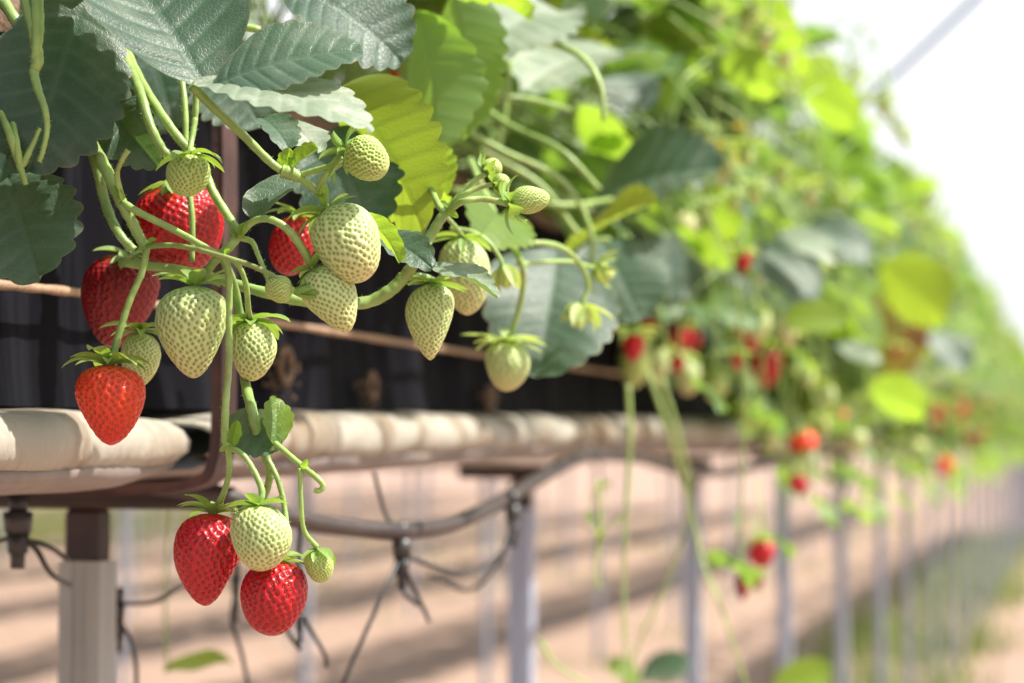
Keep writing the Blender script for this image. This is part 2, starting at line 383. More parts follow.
def calyx_arr(mb,Rf,n=10,ln=.012,w=.0042,lift=.35,curl=-.9,seed=0,hi=True,jit=.25,z0=.0005):
    """sepals round the top of a fruit; lift is the start angle above horizontal, curl bends them"""
    rs=random.Random(seed)
    for i in range(n):
        a=2*math.pi*i/n+rs.uniform(-.2,.2); l=ln*(rs.uniform(.8,1.15) if i%2 else rs.uniform(.6,.9)); ww=w*(1 if i%2 else .7)*rs.uniform(.8,1.15)
        lf=lift+rs.uniform(-jit,jit)+(.12 if i%2 else -.1); cu=curl+rs.uniform(-jit,jit)*1.6
        m=9 if hi else 5; t=np.linspace(0,1,m); s=np.linspace(-1,1,5)
        th=lf+cu*t; dx=np.cos(th)*l/(m-1); dz=np.sin(th)*l/(m-1)
        x=np.concatenate([[0],np.cumsum(dx[:-1])])+Rf*.10; z=np.concatenate([[0],np.cumsum(dz[:-1])])+z0*(i%2)
        wt=ww/2*(np.sin(math.pi*(t*.86+.10))**.8)*(1-.25*t); wt[-1]=ww*.02
        nx,nz=-np.sin(th),np.cos(th); tw=rs.uniform(-.35,.35)
        XX=x[:,None]+nx[:,None]*(np.abs(s)[None,:]*wt[:,None]*.45+s[None,:]*wt[:,None]*tw*t[:,None]); ZZ=z[:,None]+nz[:,None]*(np.abs(s)[None,:]*wt[:,None]*.45+s[None,:]*wt[:,None]*tw*t[:,None]); YY=s[None,:]*wt[:,None]
        V=np.stack([XX,YY,ZZ],-1).reshape(-1,3); c,sn=math.cos(a),math.sin(a)
        V=V@np.array([[c,sn,0],[-sn,c,0],[0,0,1]])
        vv=np.repeat(np.exp(-(s/.15)**2)[None,:],m,0).reshape(-1)
        mb.add(V,grid(m,5),0,rnd=rs.random(),vein=vv*.6,edge=np.repeat((t**6)[:,None],5,1).reshape(-1)*(1.2 if rs.random()<.6 else .9))
    # receptacle
    V,f=ICO; mb.add(V*np.array([Rf*.16,Rf*.16,Rf*.12])+np.array([0,0,.0006]),f,0,rnd=.3,vein=0.,edge=0.)
FR=dict(conic=dict(taper=.60,p=.56),wedge=dict(taper=.50,p=.56),round=dict(taper=.22,p=.62),long=dict(taper=.68,p=.62,neck=.0),egg=dict(taper=.36,p=.62),blunt=dict(taper=.28,p=.56))
SEED={'ripe':'seed_red','orange':'seed_orange','dark':'seed_red','white':'seed_white','green':'seed_white','blush':'seed_white'}
def orient(top,tip,spin=0):
    z=(Vector(top)-Vector(tip)).normalized(); x=CS(1,0,0).cross(z)
    x=z.cross(CS(0,0,1)).normalized() if abs(z.dot(CS(0,0,1)))<.95 else z.cross(CS(1,0,0)).normalized()
    y=z.cross(x); Mx=Matrix((x,y,z)).transposed()@Matrix.Rotation(spin,3,'Z')
    return Matrix.Translation(Vector(top))@Mx.to_4x4()
def berry(label,top,tip,w,d,kind,shape='conic',tz=0,stalk=None,sr=.0011,n=10,ln=.012,sw=.0042,lift=.3,curl=-.8,hi=True,spin=0,seed=0,group=None,sp=None,lump=.03,sepal='sepal',depth=None,flat=0,cal=True):
    """top, tip in pixels, w width in pixels, d depth; tz: how much nearer the tip is"""
    a=P(top[0],top[1],d); b=P(tip[0],tip[1],d-tz); L=(a-b).length; W=w/F*d
    Mx=orient(a,b,spin); e=empty('strawberry',Mx,label,'strawberry',group)
    spc=sp or (.0029 if kind in('ripe','orange','dark') else .0025)
    if W<.02: spc=min(spc,W/9.5)
    V,f,dm,u,sd=fruit_arrays(L,W,hi=hi,seed=seed,spacing=spc,depth=depth if depth else (spc*.165),lump=lump,flat=flat,**FR[shape])
    mb=MB(); mb.add(V,f,0,dimple=dm,axis=u); mb.build('flesh',M[kind],e,world=False)
    if sd:
        mb=MB(); sv,sf=ICO; sc=spc/.0026
        for q,nn,uu in zip(*sd):
            zax=np.array([0,0,1.]); tz_=zax-nn*nn.dot(zax); tz_/=np.linalg.norm(tz_)+1e-9; bx=np.cross(tz_,nn)
            Rm=np.stack([bx,tz_,nn],0); mb.add((sv*np.array([.00034,.00062,.00034])*sc)@Rm+q,sf)
        mb.build('seeds',M[SEED[kind]],e,world=False)
    if cal:
        mb=MB(); calyx_arr(mb,W/2,n,ln*1.55,sw*1.55,lift,curl,seed,hi); mb.build('calyx',M[sepal],e,world=False)
    if stalk:
        mb=MB(); pts=[P(*q) for q in stalk]+[a+Mx.to_3x3()@Vector((0,0,.0012))]
        tube(mb,pts,[sr,sr*.9,sr*1.0,sr*1.15],8,hair=2.0 if hi else 0,rnd=random.uniform(.3,.8)); mb.build('stalk',M['stem'],e)
    return e

# ================================================================ light, world
SUN=CS(.56,.80,.06)
w=bpy.data.worlds.new('World'); scene.world=w; w.use_nodes=True; nt=w.node_tree
sky=nt.nodes.new('ShaderNodeTexSky'); sky.sky_type='NISHITA'; sky.sun_disc=False
sky.sun_elevation=math.asin(SUN.z); sky.sun_rotation=math.atan2(SUN.x,SUN.y)
sky.air_density=1.0; sky.dust_density=4.0; sky.ozone_density=1.0; sky.altitude=100
bg=nt.nodes['Background']; tc=nt.nodes.new('ShaderNodeTexCoord'); sx=nt.nodes.new('ShaderNodeSeparateXYZ'); nt.links.new(tc.outputs['Generated'],sx.inputs[0])
# thin bright summer overcast low in the sky, clearing overhead
fz=ramp(nt,sx.outputs['Z'],.25,.7,1,.12)
nt.links.new(mix(nt,fz,sky.outputs[0],(4.7,4.8,4.9)),bg.inputs[0]); bg.inputs[1].default_value=.14
sd=bpy.data.lights.new('sun','SUN'); sd.energy=5.0; sd.angle=R(.6); sd.color=(1,.95,.87)
so=bpy.data.objects.new('sun',sd); COL.objects.link(so); so.rotation_euler=SUN.to_track_quat('Z','Y').to_euler(); so.location=(3,0,6)
vs=scene.view_settings; vs.view_transform='Standard'; vs.look='None'; vs.exposure=.82; vs.gamma=1
scene.cycles.use_denoising=True; scene.cycles.max_bounces=8; scene.cycles.transparent_max_bounces=4

# ================================================================ ground
mb=MB(); xs=np.concatenate([np.linspace(-900,-30,10),np.linspace(-28,10,120),np.linspace(15,900,8)]); ys=np.concatenate([np.linspace(-600,-10,6),np.linspace(-5,60,150),np.linspace(70,1500,10)])
XX,YY=np.meshgrid(xs,ys,indexing='ij')
ZZ=.02*np.sin(XX*1.9+YY*.3)*np.sin(YY*.8)+.012*np.sin(YY*3.1+XX*2.2); ZZ=ZZ*(np.abs(XX)<35)*(YY<62)-.02
V=np.stack([XX,YY,ZZ],-1).reshape(-1,3); mb.add(V,grid(len(xs),len(ys)))
g=mb.build('ground',M['earth']); g['kind']='structure'

# ================================================================ the table-top row: frame, gutter, trough
POST_Y=[.19+1.13*k for k in range(0,26)]
def rise(y): return .009*(min(max(y,1.1),2.6)-1.1)
def make_frame(x0,y,h=1.06,far=False):
    e=empty('support_post',Matrix.Translation((x0,y,0)),'','post','steel posts carrying the strawberry rows')
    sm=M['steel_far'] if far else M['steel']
    mb=MB(); # ribbed square tube
    a=.0135; pr=[(-a,-a*.9),(-a*.35,-a),(-a*.25,-a*.86),(a*.25,-a*.86),(a*.35,-a),(a,-a*.9),(a,a),(-a,a)]
    if far: pr=[(q[0]*.95,q[1]*.95) for q in pr]
    V=[]; 
    for z in (-.05,h-.034): V+=[(px,py,z) for px,py in pr]
    n=len(pr); mb.add(V,[(i,(i+1)%n,n+(i+1)%n,n+i) for i in range(n)]+[tuple(range(n-1,-1,-1)),tuple(range(n,2*n))])
    mb.build('post_tube',sm,e,smooth=False,world=False)
    mb=MB(); box(mb,(0,0,h-.019),(.0225,.0225,.035),bev=.003); mb.build('post_cap',M['rust_dark'],e,smooth=False,world=False)
    mb=MB(); box(mb,(-.035 if not far else -.02,0,h+.005),(.26 if not far else .10,.026,.014),bev=.003); mb.build('crossbar',M['rust_dark'],e,smooth=False,world=False)
    return e
def u_hanger(x0,y):
    e=empty('gutter_hanger',Matrix.Translation((x0,y,1.073)),'','bracket','rusty hoops round the gutter')
    mb=MB(); pth=[(.132,.235),(.134,.18),(.134,.10),(.134,.04),(.132,.016),(.123,.003),(.09,-.002),(.04,-.003),(-.04,-.003),(-.1,0),(-.13,.02),(-.136,.06),(-.136,.26)]
    p=spline([(q[0],0,q[1]) for q in pth],5); T=np.gradient(p,axis=0); T/=np.linalg.norm(T,axis=1)[:,None]; N=np.stack([T[:,2],0*T[:,0],-T[:,0]],-1)
    rows=[]; hw,th=.0115,.001
    for q,nn in zip(p,N): rows.append([q+nn*th+[0,-hw,0],q+nn*(th+.004)+[0,-hw-.001,0],q+nn*(th+.004)+[0,-hw+.003,0],q+nn*th+[0,-hw+.004,0],q+nn*th+[0,hw,0],q-nn*th+[0,hw,0],q-nn*th+[0,-hw,0]])
    mb.add(np.array(rows).reshape(-1,3),grid(len(p),7,True)); mb.build('hoop',M['rust'],e,smooth=False,world=False)
    return e
def ordn(k): return ['first','second','third','fourth','fifth','sixth','seventh','eighth','ninth','tenth'][k]
fr0=make_frame(-.6,POST_Y[1]); kids(fr0)
fr0['label']='grey ribbed steel post with dark brown cap, nearest, at the left edge'
hg0=u_hanger(-.6,POST_Y[1]-.11); kids(hg0); hg0['label']='nearest brown strap bent under the end of the white gutter'
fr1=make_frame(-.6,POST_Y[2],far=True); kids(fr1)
for k,y in enumerate(POST_Y):
    if k==1: continue
    f=fr1 if k==2 else copy_tree(fr1); f.location=(-.6,y,0)
    f['label']=('grey steel post behind the dark sagging hose, second along the row' if k==2 else 'blurred steel post under the hanging fruit, %s along the row from the left'%ordn(k-1) if 2<k<8 else 'steel post far along the strawberry row, lost in blur')
    if k==2: continue
    h=copy_tree(hg0); h.location=(-.6,y-.11,1.073+rise(y)); h['label']='brown strap hoop round the white gutter farther along the row' if k>1 else 'brown strap hoop of the gutter left of the picture'
def gutter(x0,y0,y1,seed,front=True):
    """one film-covered length of gutter between two hangers"""
    rs=np.random.RandomState(seed); n=260; ys=np.linspace(y0,y1,n); e=empty('gutter',Matrix.Translation((x0,(y0+y1)/2,1.07)),'','gutter','gutter lengths wrapped in white film')
    top=[(.0,.0625),(.06,.0615),(.098,.060),(.112,.058),(.119,.053),(.1225,.046),(.122,.037),(.117,.031),(.108,.029)]
    low=[(.112,.036),(.1165,.032),(.115,.027),(.107,.023),(.09,.021),(.05,.019),(0,.018),(-.09,.02),(-.118,.03),(-.12,.05)]
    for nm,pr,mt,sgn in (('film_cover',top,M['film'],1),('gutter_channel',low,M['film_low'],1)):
        V=[]
        for i,y in enumerate(ys):
            t=i/(n-1); en=min(1,min(t,1-t)*14)**.5
            a=1+.04*math.sin(t*7+seed)
            for j,(px,pz) in enumerate(pr):
                q=px*(.97+.03*en) + (.0022*math.sin(y*31+seed+j*.4)+.0012*math.sin(y*83+j)+.0006*math.sin(y*190+j*.9+5*math.sin(y*11+seed))*max(0,math.sin(y*23+seed*2))+.0004*math.sin(y*430-j*.7+3*math.sin(y*17)))*(.8 if nm=='film_cover' else .4)
                z=.042+(pz-.042)*(.6+.4*en)*a+rise(y)+.0007*math.sin(y*47+j*.9+seed) - (.002 if nm!='film_cover' else 0)
                V.append((x0+q,y,1.055+z))
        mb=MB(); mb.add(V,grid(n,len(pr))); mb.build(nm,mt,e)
    return e
for k in range(len(POST_Y)-1):
    if k==2: continue
    a=POST_Y[k]-.11+.022; b=POST_Y[k+(2 if k==1 else 1)]-.11-.022
    e=gutter(-.6,a,b,k)
    e['label']=('nearest white film gutter length, bulging behind the orange-red strawberry' if k==0 else 'long stained white gutter length from the nearest brown strap to the picture middle' if k==1 else 'gutter length far along the row behind hanging fruit')
# trough: black sheet walls, coir lip and holes
def trough(x0,y0,y1,detail=True):
    e=empty('growing_trough',Matrix.Translation((x0,(y0+y1)/2,1.12)),'long black sheet trough standing on the white gutter, plants on top' if detail else '','trough')
    ny=int((y1-y0)*(60 if detail else 4))+2; ys=np.linspace(y0,y1,ny); V=[]
    zs=[0,.02,.05,.09,.13,.17,.195]
    for y in ys:
        for j,z in enumerate(zs):
            t=j/6; fo=.002*math.sin(y*41+math.sin(y*13)*2)+.0012*math.sin(y*97+2)+.005*max(0,math.sin(y*17.3+.6))**6
            V.append((x0+.085-.006*math.sin(math.pi*t)+fo*(.4+math.sin(math.pi*t)),y,1.117+z+rise(y)))
    mb=MB(); mb.add(V,grid(ny,len(zs))); mb.build('front_sheet',M['black'],e)
    V=[(x0-.10+.004*math.sin(y*23),y,1.115+z) for y in ys for z in (0,.1,.19)]
    mb=MB(); mb.add(V,grid(ny,3)); mb.build('back_sheet',M['black'],e)
    V=[]
    for y in ys:
        for px,pz in ((.091,.183),(.095,.192),(.094,.203),(.086,.207),(.05,.20),(0,.205),(-.05,.2),(-.1,.2)):
            V.append((x0+px,y,1.117+pz+rise(y)+.0018*math.sin(y*37+px*60)))
    mb=MB(); mb.add(V,grid(ny,8)); mb.build('coir_top',M['coir'],e)
    return e
tr=trough(-.6,0.0,28.5)
# drain rings with crumbling coir on the trough face
def ring(px,py,r,label):
    c=PX(px,py,-.508); mb=MB(); p=[(0,math.cos(a)*r,math.sin(a)*r) for a in np.linspace(0,2*math.pi,17)]
    e=empty('drain_ring',Matrix.Translation(c),label,'drain ring')
    tube(mb,[Vector(q) for q in p],r*.28,8,sm=False); mb.build('ring_collar',M['coir'],e,world=False)
    mb=MB(); V,f=ICO
    for i in range(60):
        a=random.uniform(2.2,7.2); rr=r*random.uniform(.9,2.2); s=r*random.uniform(.06,.2)
        mb.add(V*np.array([s*.7,s,s*.8])+np.array([random.uniform(-.006,.002),math.cos(a)*rr*1.6,min(math.sin(a)*rr,.004) -r*.2]),f)
    mb.build('coir_crumbs',M['coir'],e,world=False)
ring(490,398,.010,'brown drain ring low on the black trough, below the blurred pale berry')
ring(372,386,.009,'small coir-filled drain ring beside the leaflet on the black trough')
ring(285,366,.011,'brown coir clump on the black trough just right of the brown strap')
# jute string along the trough face
e=MB(); pts=[PX(-20,283,-.503),PX(80,293,-.503),PX(200,312,-.500),PX(290,325,-.500),PX(450,350,-.500),PX(620,374,-.495),Vector((-.5,5,1.17)),Vector((-.5,9,1.17)),Vector((-.5,20,1.17))]
tube(e,pts,.0024,8,n=12,wob=.12)
o=e.build('string',M['string']); tag(o,'taut brown jute string along the black trough face','string')

# ---- drip line
mb=MB(); L_=[(205,492,1.38),(250,507,1.39),(300,520,1.42),(350,528,1.46),(400,531,1.5),(450,524,1.58),(495,505,1.72),(540,478,1.9),(585,457,2.1),(640,458,2.4),(690,472,2.7),(740,470,3.1),(790,458,3.6)]
tube(mb,[PX(40,470,-.62)]+[P(*q) for q in L_],[.0062,.0058,.0062],10,n=8); o=mb.build('drip_hose',M['hose']); tag(o,'dark brown drip hose sagging below the gutter from post to post','hose')
def dripper(at,tubes,label,size=1.0):
    e=empty('dripper',Matrix.Translation(P(*at)),label,'dripper','black drippers with thin tubes on the hose')
    mb=MB(); c=P(*at)
    for i,(z,r) in enumerate(((.010,.0045),(.0,.0065),(-.012,.005),(-.02,.0035))):
        tube(mb,[c+Vector((0,0,z+.006)),c+Vector((0,0,z-.006))],[r*size,r*size*.9],10,sm=False)
    mb.build('dripper_body',M['tube'],e)
    for t in tubes:
        mb=MB(); tube(mb,[P(*q) for q in t],.0016,6,n=8); mb.build('thin_tube',M['tube'],e)
dripper((402,548,1.50),[[(402,555,1.5),(410,580,1.5),(425,612,1.52),(430,622,1.52)],[(400,556,1.5),(385,590,1.48),(362,640,1.46),(340,690,1.45)],[(404,556,1.5),(440,568,1.55),(475,572,1.6),(505,548,1.68),(515,520,1.72)],[(398,535,1.5),(386,515,1.5),(380,495,1.5),(374,472,1.5)],[(398,556,1.5),(403,590,1.5),(418,605,1.49)]],'black dripper with tubes splaying down from the hose, middle of the picture')
dripper((513,513,1.75),[[(513,522,1.75),(500,560,1.75),(470,590,1.75),(430,575,1.72)]],'small black dripper where the hose crosses the second post',.9)
dripper((18,522,1.30),[[(20,540,1.30),(45,545,1.3),(68,560,1.32)],[(18,535,1.3),(35,548,1.3),(52,575,1.3),(70,585,1.35)],[(10,538,1.3),(-15,545,1.3)]],'chunky black dripper block left of the nearest post',1.3)
dripper((236,585,1.62),[[(236,592,1.62),(232,620,1.6),(242,655,1.6),(250,695,1.6)],[(238,570,1.62),(236,540,1.55),(234,510,1.45)]],'thin black dripper hanging behind the ripe low strawberries',.55)
dripper((300,602,1.45),[[(300,608,1.45),(312,632,1.45),(325,655,1.45),(326,668,1.45)],[(302,596,1.45),(298,570,1.45),(300,530,1.42)],[(298,608,1.45),(285,625,1.45),(300,650,1.45)]],'thin black dripper just right of the lowest ripe strawberry',.5)
dripper((120,612,1.50),[[(118,618,1.5),(130,640,1.5),(136,665,1.5),(136,695,1.5)],[(116,600,1.5),(100,590,1.52)],[(122,604,1.5),(155,602,1.55),(185,585,1.6)]],'black tube dripper curling down beside the nearest post',.5)
dripper((840,470,3.6),[[(840,480,3.6),(835,520,3.6),(842,560,3.6)]],'blurred dripper under the far gutter',1.0) if False else None

# sky wire
mb=MB(); tube(mb,[P(838,132,5.2),P(868,100,5.0),P(978,-4,4.4),P(1120,-150,3.8)],.0060,6); tag(mb.build('overhead_wire',M['wire']),'thin blue wire running up into the white sky at upper right','wire')

# ================================================================ plants
LM=['leaf','leaf_blue','leaf_lime','leaf_yellow','leaf_dust_sheen','leaf_rusty','stem']
LMATS=[M[k] for k in LM]
def trifoliate(mb,node,outd,nrm,L,mi,rnd,rs,low=True,pet=None,pr=.0016,**k):
    outd=Vector(outd).normalized(); nrm=Vector(nrm)
    for a,sc in ((0,1),(1.15,.88),(-1.15,.88)):
        d=Matrix.Rotation(a+rs.uniform(-.15,.15),3,nrm)@outd
        n2=(nrm+Vector((rs.uniform(-.25,.25),rs.uniform(-.25,.25),0))).normalized()
        if abs(d.dot(n2))>.9: n2=(n2+Vector((.3,.5,.2))).normalized()
        b=node+d*.003
        add_leaflet(mb,b,frame(d,n2),L*sc*rs.uniform(.9,1.08),L*sc*rs.uniform(.82,.98),min(1,max(0,rnd+rs.uniform(-.15,.15))),mi,seed=rs.randrange(12),fold=rs.uniform(.05,.35),curl=rs.uniform(.1,.9),wav=rs.uniform(.02,.05),**k)
    if pet is not None: tube(mb,pet+[node],[pr*1.2,pr,pr*.8],5,6,n=4,rnd=rs.random())
def plant_leaves(seed,n,phi0,phi1,rx,rz,ys=.2,front_bias=1.0,lime=.2,big=1.0):
    rs=random.Random(seed); res=[]
    for i in range(n):
        u=rs.random()**front_bias; ph=R(phi0+(phi1-phi0)*u); rr=rs.uniform(.5,1.0)**.5*(.70 if ph<R(14) else .84 if ph<R(28) else 1.0)
        dv=Vector((math.cos(ph)*rx,0,math.sin(ph)*rz))*rr; node=dv+Vector((0,rs.uniform(-ys,ys),0))
        outd=(Vector((math.cos(ph),rs.uniform(-.9,.9),math.sin(ph)*.5-.35+rs.uniform(-.3,.3)))).normalized()
        nrm=Vector((math.cos(ph)*.55+rs.uniform(-.45,.45),rs.uniform(-.5,.5),.9+rs.uniform(-.3,.3))).normalized()
        L=rs.uniform(.052,.098)*big; x=rs.random()
        mi=2 if x<lime else 3 if x<lime+.04 else 5 if x<lime+.055 else 4 if x<lime+.13 else 1 if x<lime+.35 else 0
        m1=node*.55+Vector((0,0,.03+rs.uniform(0,.04)))
        res.append((node,outd,nrm,L,mi,rs.random(),[Vector((rs.uniform(-.02,.02),rs.uniform(-.02,.02),0)),m1],rs))
    return res
def crown_mesh(mb):
    for i in range(5):
        a=random.random()*6.28; tube(mb,[Vector((0,0,-.02)),Vector((math.cos(a)*.012,math.sin(a)*.012,.02)),Vector((math.cos(a)*.02,math.sin(a)*.02,.05))],[.007,.005,.003],6,0)
protos=[]
def make_proto(seed,n,phi0,phi1,rx,rz,fb,lime,runners=2,ys=.2):
    e=empty('strawberry_plant',Matrix.Identity(4),'','plant')
    mb=MB()
    for node,od,nr,L,mi,rnd,pet,rs in plant_leaves(seed,n,phi0,phi1,rx,rz,ys=ys,front_bias=fb,lime=lime): trifoliate(mb,node,od,nr,L,mi,rnd,rs,pet=pet)
    mb.build('foliage',LMATS,e,world=False)
    mb=MB(); crown_mesh(mb); mb.build('crown',M['stem_dark'],e,world=False)
    mb=MB(); rs=random.Random(seed+99); RT=[]
    for i in range(runners):
        y=rs.uniform(-.2,.2); x=rs.uniform(.18,.30); z0=rs.uniform(.0,.1); zl=-rs.uniform(.12,.34)
        tube(mb,[Vector((.05,y*.3,.05)),Vector((x*.7,y*.7,z0+.05)),Vector((x,y,z0-.06)),Vector((x+.02,y+.02,(z0+zl)/2)),Vector((x+rs.uniform(-.03,.03),y+.04,zl))],[.0018,.0014,.0011],5,0,n=5)
        RT.append((x+.01,y+.03,zl,rs.random()))
    for i in range(3):
        y=rs.uniform(-.2,.2); x=rs.uniform(.2,.34); z=rs.uniform(-.15,.15)
        tube(mb,[Vector((.03,y*.2,.04)),Vector((x*.6,y*.6,z+.12)),Vector((x,y,z+.03)),Vector((x+.02,y,z-.04))],[.0016,.0012,.001],5,0,n=5)
    mb.build('runners',M['stem'],e,world=False)
    mb=MB()
    for (x,y,z,q) in RT:
        if q<.7: trifoliate(mb,Vector((x,y,z)),Vector((.3,.5,-.4)),Vector((.5,0,.8)),.034,2 if q<.4 else 0,q,rs)
    if mb.n: mb.build('runner_leaves',LMATS,e,world=False)
    kids(e); return e
far_protos=[make_proto(100+i,25,-48,170,.345,.35,1.15,.32,5) for i in range(5)]
mid_protos=[make_proto(200+i,30,-8,170,.26,.34,1.3,.24,1) for i in range(3)]
used=set(); ZC=1.33
def put(proto,loc,rz,s,label,group):
    if proto.name not in used: used.add(proto.name); e=proto
    else: e=copy_tree(proto)
    e.location=loc; e.rotation_euler=(0,0,rz); e.scale=(s,s,s); e['label']=label; e['group']=group; return e
rs=random.Random(5)
y=1.95; k=0
while y<27:
    pr=mid_protos[k%3] if y<2.75 else far_protos[rs.randrange(5)]
    if y>2.75 and k%6<5: pr=far_protos[k%5]
    put(pr,(-.60+rs.uniform(-.03,.03),y,ZC+rs.uniform(-.02,.02)),rs.uniform(-.25,.25),rs.uniform(.92,1.08),
        'leafy strawberry plant in the blurred stretch of the row running away to the right','strawberry plants along the row')
    y+= .17 if y<9 else .26; k+=1
for p in far_protos+mid_protos:
    if p.name not in used:
        put(p,(-.6,27.3,ZC),0,1,'leafy strawberry plant in the blurred stretch of the row running away to the right','strawberry plants along the row')

# near plants: every leaf is a part of its own
def near_plant(y,seed,n,phi0,phi1,rx,rz,label,lime=.15,ys=.16):
    e=empty('strawberry_plant',Matrix.Translation((-.61,y,ZC)),label,'plant','strawberry plants along the row')
    for node,od,nr,L,mi,rnd,pet,r_ in plant_leaves(seed,n,phi0,phi1,rx,rz,ys=ys,lime=lime):
        mb=MB(); trifoliate(mb,node,od,nr,L,mi,rnd,r_,pet=pet,teeth=8,nt_=33,ns=6); mb.build('leaf',LMATS,e,world=False)
    mb=MB(); crown_mesh(mb); mb.build('crown',M['stem_dark'],e,world=False)
    return e
PA=near_plant(1.12,11,30,52,170,.24,.26,'nearest strawberry plant at upper left with big dusty dark leaves and sharp fruit stems',lime=.05)
PB=near_plant(1.36,12,28,38,170,.24,.30,'strawberry plant behind the yellow-green leaf lit from behind, top centre-left',lime=.1)
PC=near_plant(1.60,13,30,20,170,.24,.30,'strawberry plant over the bare brown trough lip with crossing leaf stalks, top centre',lime=.2)
PD=near_plant(1.80,14,30,10,170,.25,.32,'strawberry plant with a broad rounded leaf hanging over the black trough',lime=.2)
PE=near_plant(.85,15,30,50,170,.24,.26,'strawberry plant at the left edge above the grey leaf',lime=.05)

# ================================================================ foreground leaves (parts of the near plants)
UP=CS(0,1,0)
def HL(pl,b,t,n,W,m='leaf',**k): return hero_leaf(pl,P(*b),P(*t),CS(*n),W,m,**k)
def pet(*q): return [P(*a) for a in q]
HL(PA,(205,85,.975),(84,-62,1.02),(.35,.55,.75),.86,'leaf_blue',fold=.22,curl=.45,seed=1,label='big dusty blue-green leaf at the top left corner',cup=.2,wav=.035,teeth=9,relief=1.5,rnd=.15,tooth=.06)
HL(PA,(212,86,.965),(362,50,.965),(-.25,.72,.62),.74,'leaf_blue',fold=.18,curl=.5,seed=2,tooth=.07,relief=1.3,label='broad ribbed green leaf above the pale leaf edge',wav=.03,teeth=9,rnd=.9)
HL(PA,(193,84,.972),(368,127,.93),(-.10,.93,.20),.62,'leaf_dust_sheen',fold=.05,curl=.55,seed=3,label='pale dusty leaf seen nearly edge-on',wav=.02,teeth=9,petiole=pet((192,86,.972),(212,106,.975),(240,132,.98),(268,160,.985),(282,171,.985)),pr=.0021)
HL(PA,(288,-14,1.10),(402,62,1.10),(.1,.62,.7),.95,'leaf_blue',fold=.15,curl=.7,seed=4,rnd=.0,label='dark leaf just behind the ribbed leaf')  # shade put into the colour: darkest end of the blue-green
HL(PB,(338,88,1.13),(424,236,1.09),(.62,.28,-.72),.74,'leaf_yellow',fold=.25,curl=.5,seed=5,rnd=.2,wav=.045,relief=.45,label='yellow-green leaf glowing with sun behind it, toothed rim')
HL(PB,(418,14,1.27),(432,164,1.22),(.45,.42,-.75),.62,'leaf',fold=.2,curl=.5,seed=6,relief=.4,label='bright green leaf hanging down behind the yellow-green one')
HL(PB,(455,-10,1.33),(466,140,1.30),(.4,.5,-.7),.6,'leaf',fold=.3,curl=.4,seed=7,relief=.4)
HL(PB,(405,150,1.18),(448,196,1.16),(.5,.3,-.7),.9,'leaf_lime',fold=.2,curl=.3,seed=8)
HL(PA,(100,97,1.05),(158,166,1.02),(-.55,.62,.5),.55,'leaf_blue',fold=.5,curl=.9,seed=9,rnd=.6,wav=.06,label='small curled leaf under the big top-left leaf')
HL(PE,(8,176,1.04),(40,280,1.0),(-.1,.35,.9),.86,'leaf_blue',fold=.1,curl=.5,seed=10,rnd=.5,label='grey-green scalloped leaf at the left edge',teeth=7)
HL(PE,(85,0,1.03),(28,172,1.005),(-.05,-.25,.9),.80,'leaf_blue',fold=.1,relief=.6,curl=.3,seed=11,rnd=.0,label='dark shaded leaf under the big top-left leaf')  # shade below the big leaf put into the colour, also on the next leaf
HL(PE,(-10,15,1.16),(120,120,1.15),(0,.3,.9),.95,'leaf_blue',fold=.1,curl=.3,seed=12,rnd=0)
HL(PA,(140,20,1.20),(176,128,1.17),(0,.3,.9),1.0,'leaf_blue',fold=.1,curl=.3,seed=34,rnd=0)
HL(PE,(0,-40,1.14),(25,60,1.12),(0,.3,.9),1.0,'leaf_blue',fold=.1,curl=.3,seed=35,rnd=0)
HL(PA,(215,50,1.19),(262,128,1.16),(-.1,.4,.9),.9,'leaf_blue',fold=.1,curl=.3,seed=36,rnd=.1)
HL(PE,(-30,60,1.14),(-5,200,1.10),(.1,.3,.9),.95,'leaf_blue',fold=.1,curl=.3,seed=13,rnd=.1)
HL(PA,(300,176,1.0),(250,219,.985),(-.25,.6,.7),.62,'leaf_blue',fold=.35,curl=.3,seed=14,rnd=.9,teeth=5,tooth=.0,label='small smooth bluish leaflet pointing down-left')
HL(PA,(262,118,1.04),(290,150,1.02),(.3,.5,.7),.7,'leaf_blue',fold=.3,curl=.5,seed=15,rnd=.7,teeth=6)
HL(PA,(276,118,1.06),(318,152,1.03),(.1,.9,.25),.6,'leaf_dust_sheen',fold=.2,curl=.5,seed=16,teeth=6)
HL(PB,(330,132,1.14),(372,232,1.10),(-.1,.4,.85),.8,'leaf_blue',fold=.1,curl=.4,seed=17,rnd=.0,label='dark leaf behind the pale green strawberries')
HL(PA,(356,212,1.03),(399,262,1.02),(.2,.6,-.5),.45,'leaf_lime',fold=.3,curl=.8,seed=18,teeth=5)
HL(PB,(378,236,1.05),(432,268,1.03),(-.2,.75,.5),.55,'leaf_blue',fold=.3,curl=.6,seed=19,rnd=.9,teeth=6)
HL(PB,(428,262,1.05),(497,298,1.02),(.1,.95,.25),.42,'leaf_dust_sheen',fold=.2,curl=.3,seed=20,teeth=7,label='narrow leaf edge shining white in the sun')
HL(PD,(556,248,1.42),(538,378,1.36),(.05,-.05,.95),.84,'leaf_blue',fold=.2,curl=.7,seed=21,rnd=.0,relief=.4,tooth=.05,wav=.05,label='broad round blurred leaf hanging over the black trough')
HL(PD,(600,240,1.62),(640,320,1.58),(0,.5,.8),.95,'leaf_blue',fold=.1,curl=.5,seed=22)
HL(PD,(592,200,1.68),(722,168,1.62),(-.1,.6,.7),.75,'leaf_blue',fold=.2,curl=.6,seed=23,rnd=.1)
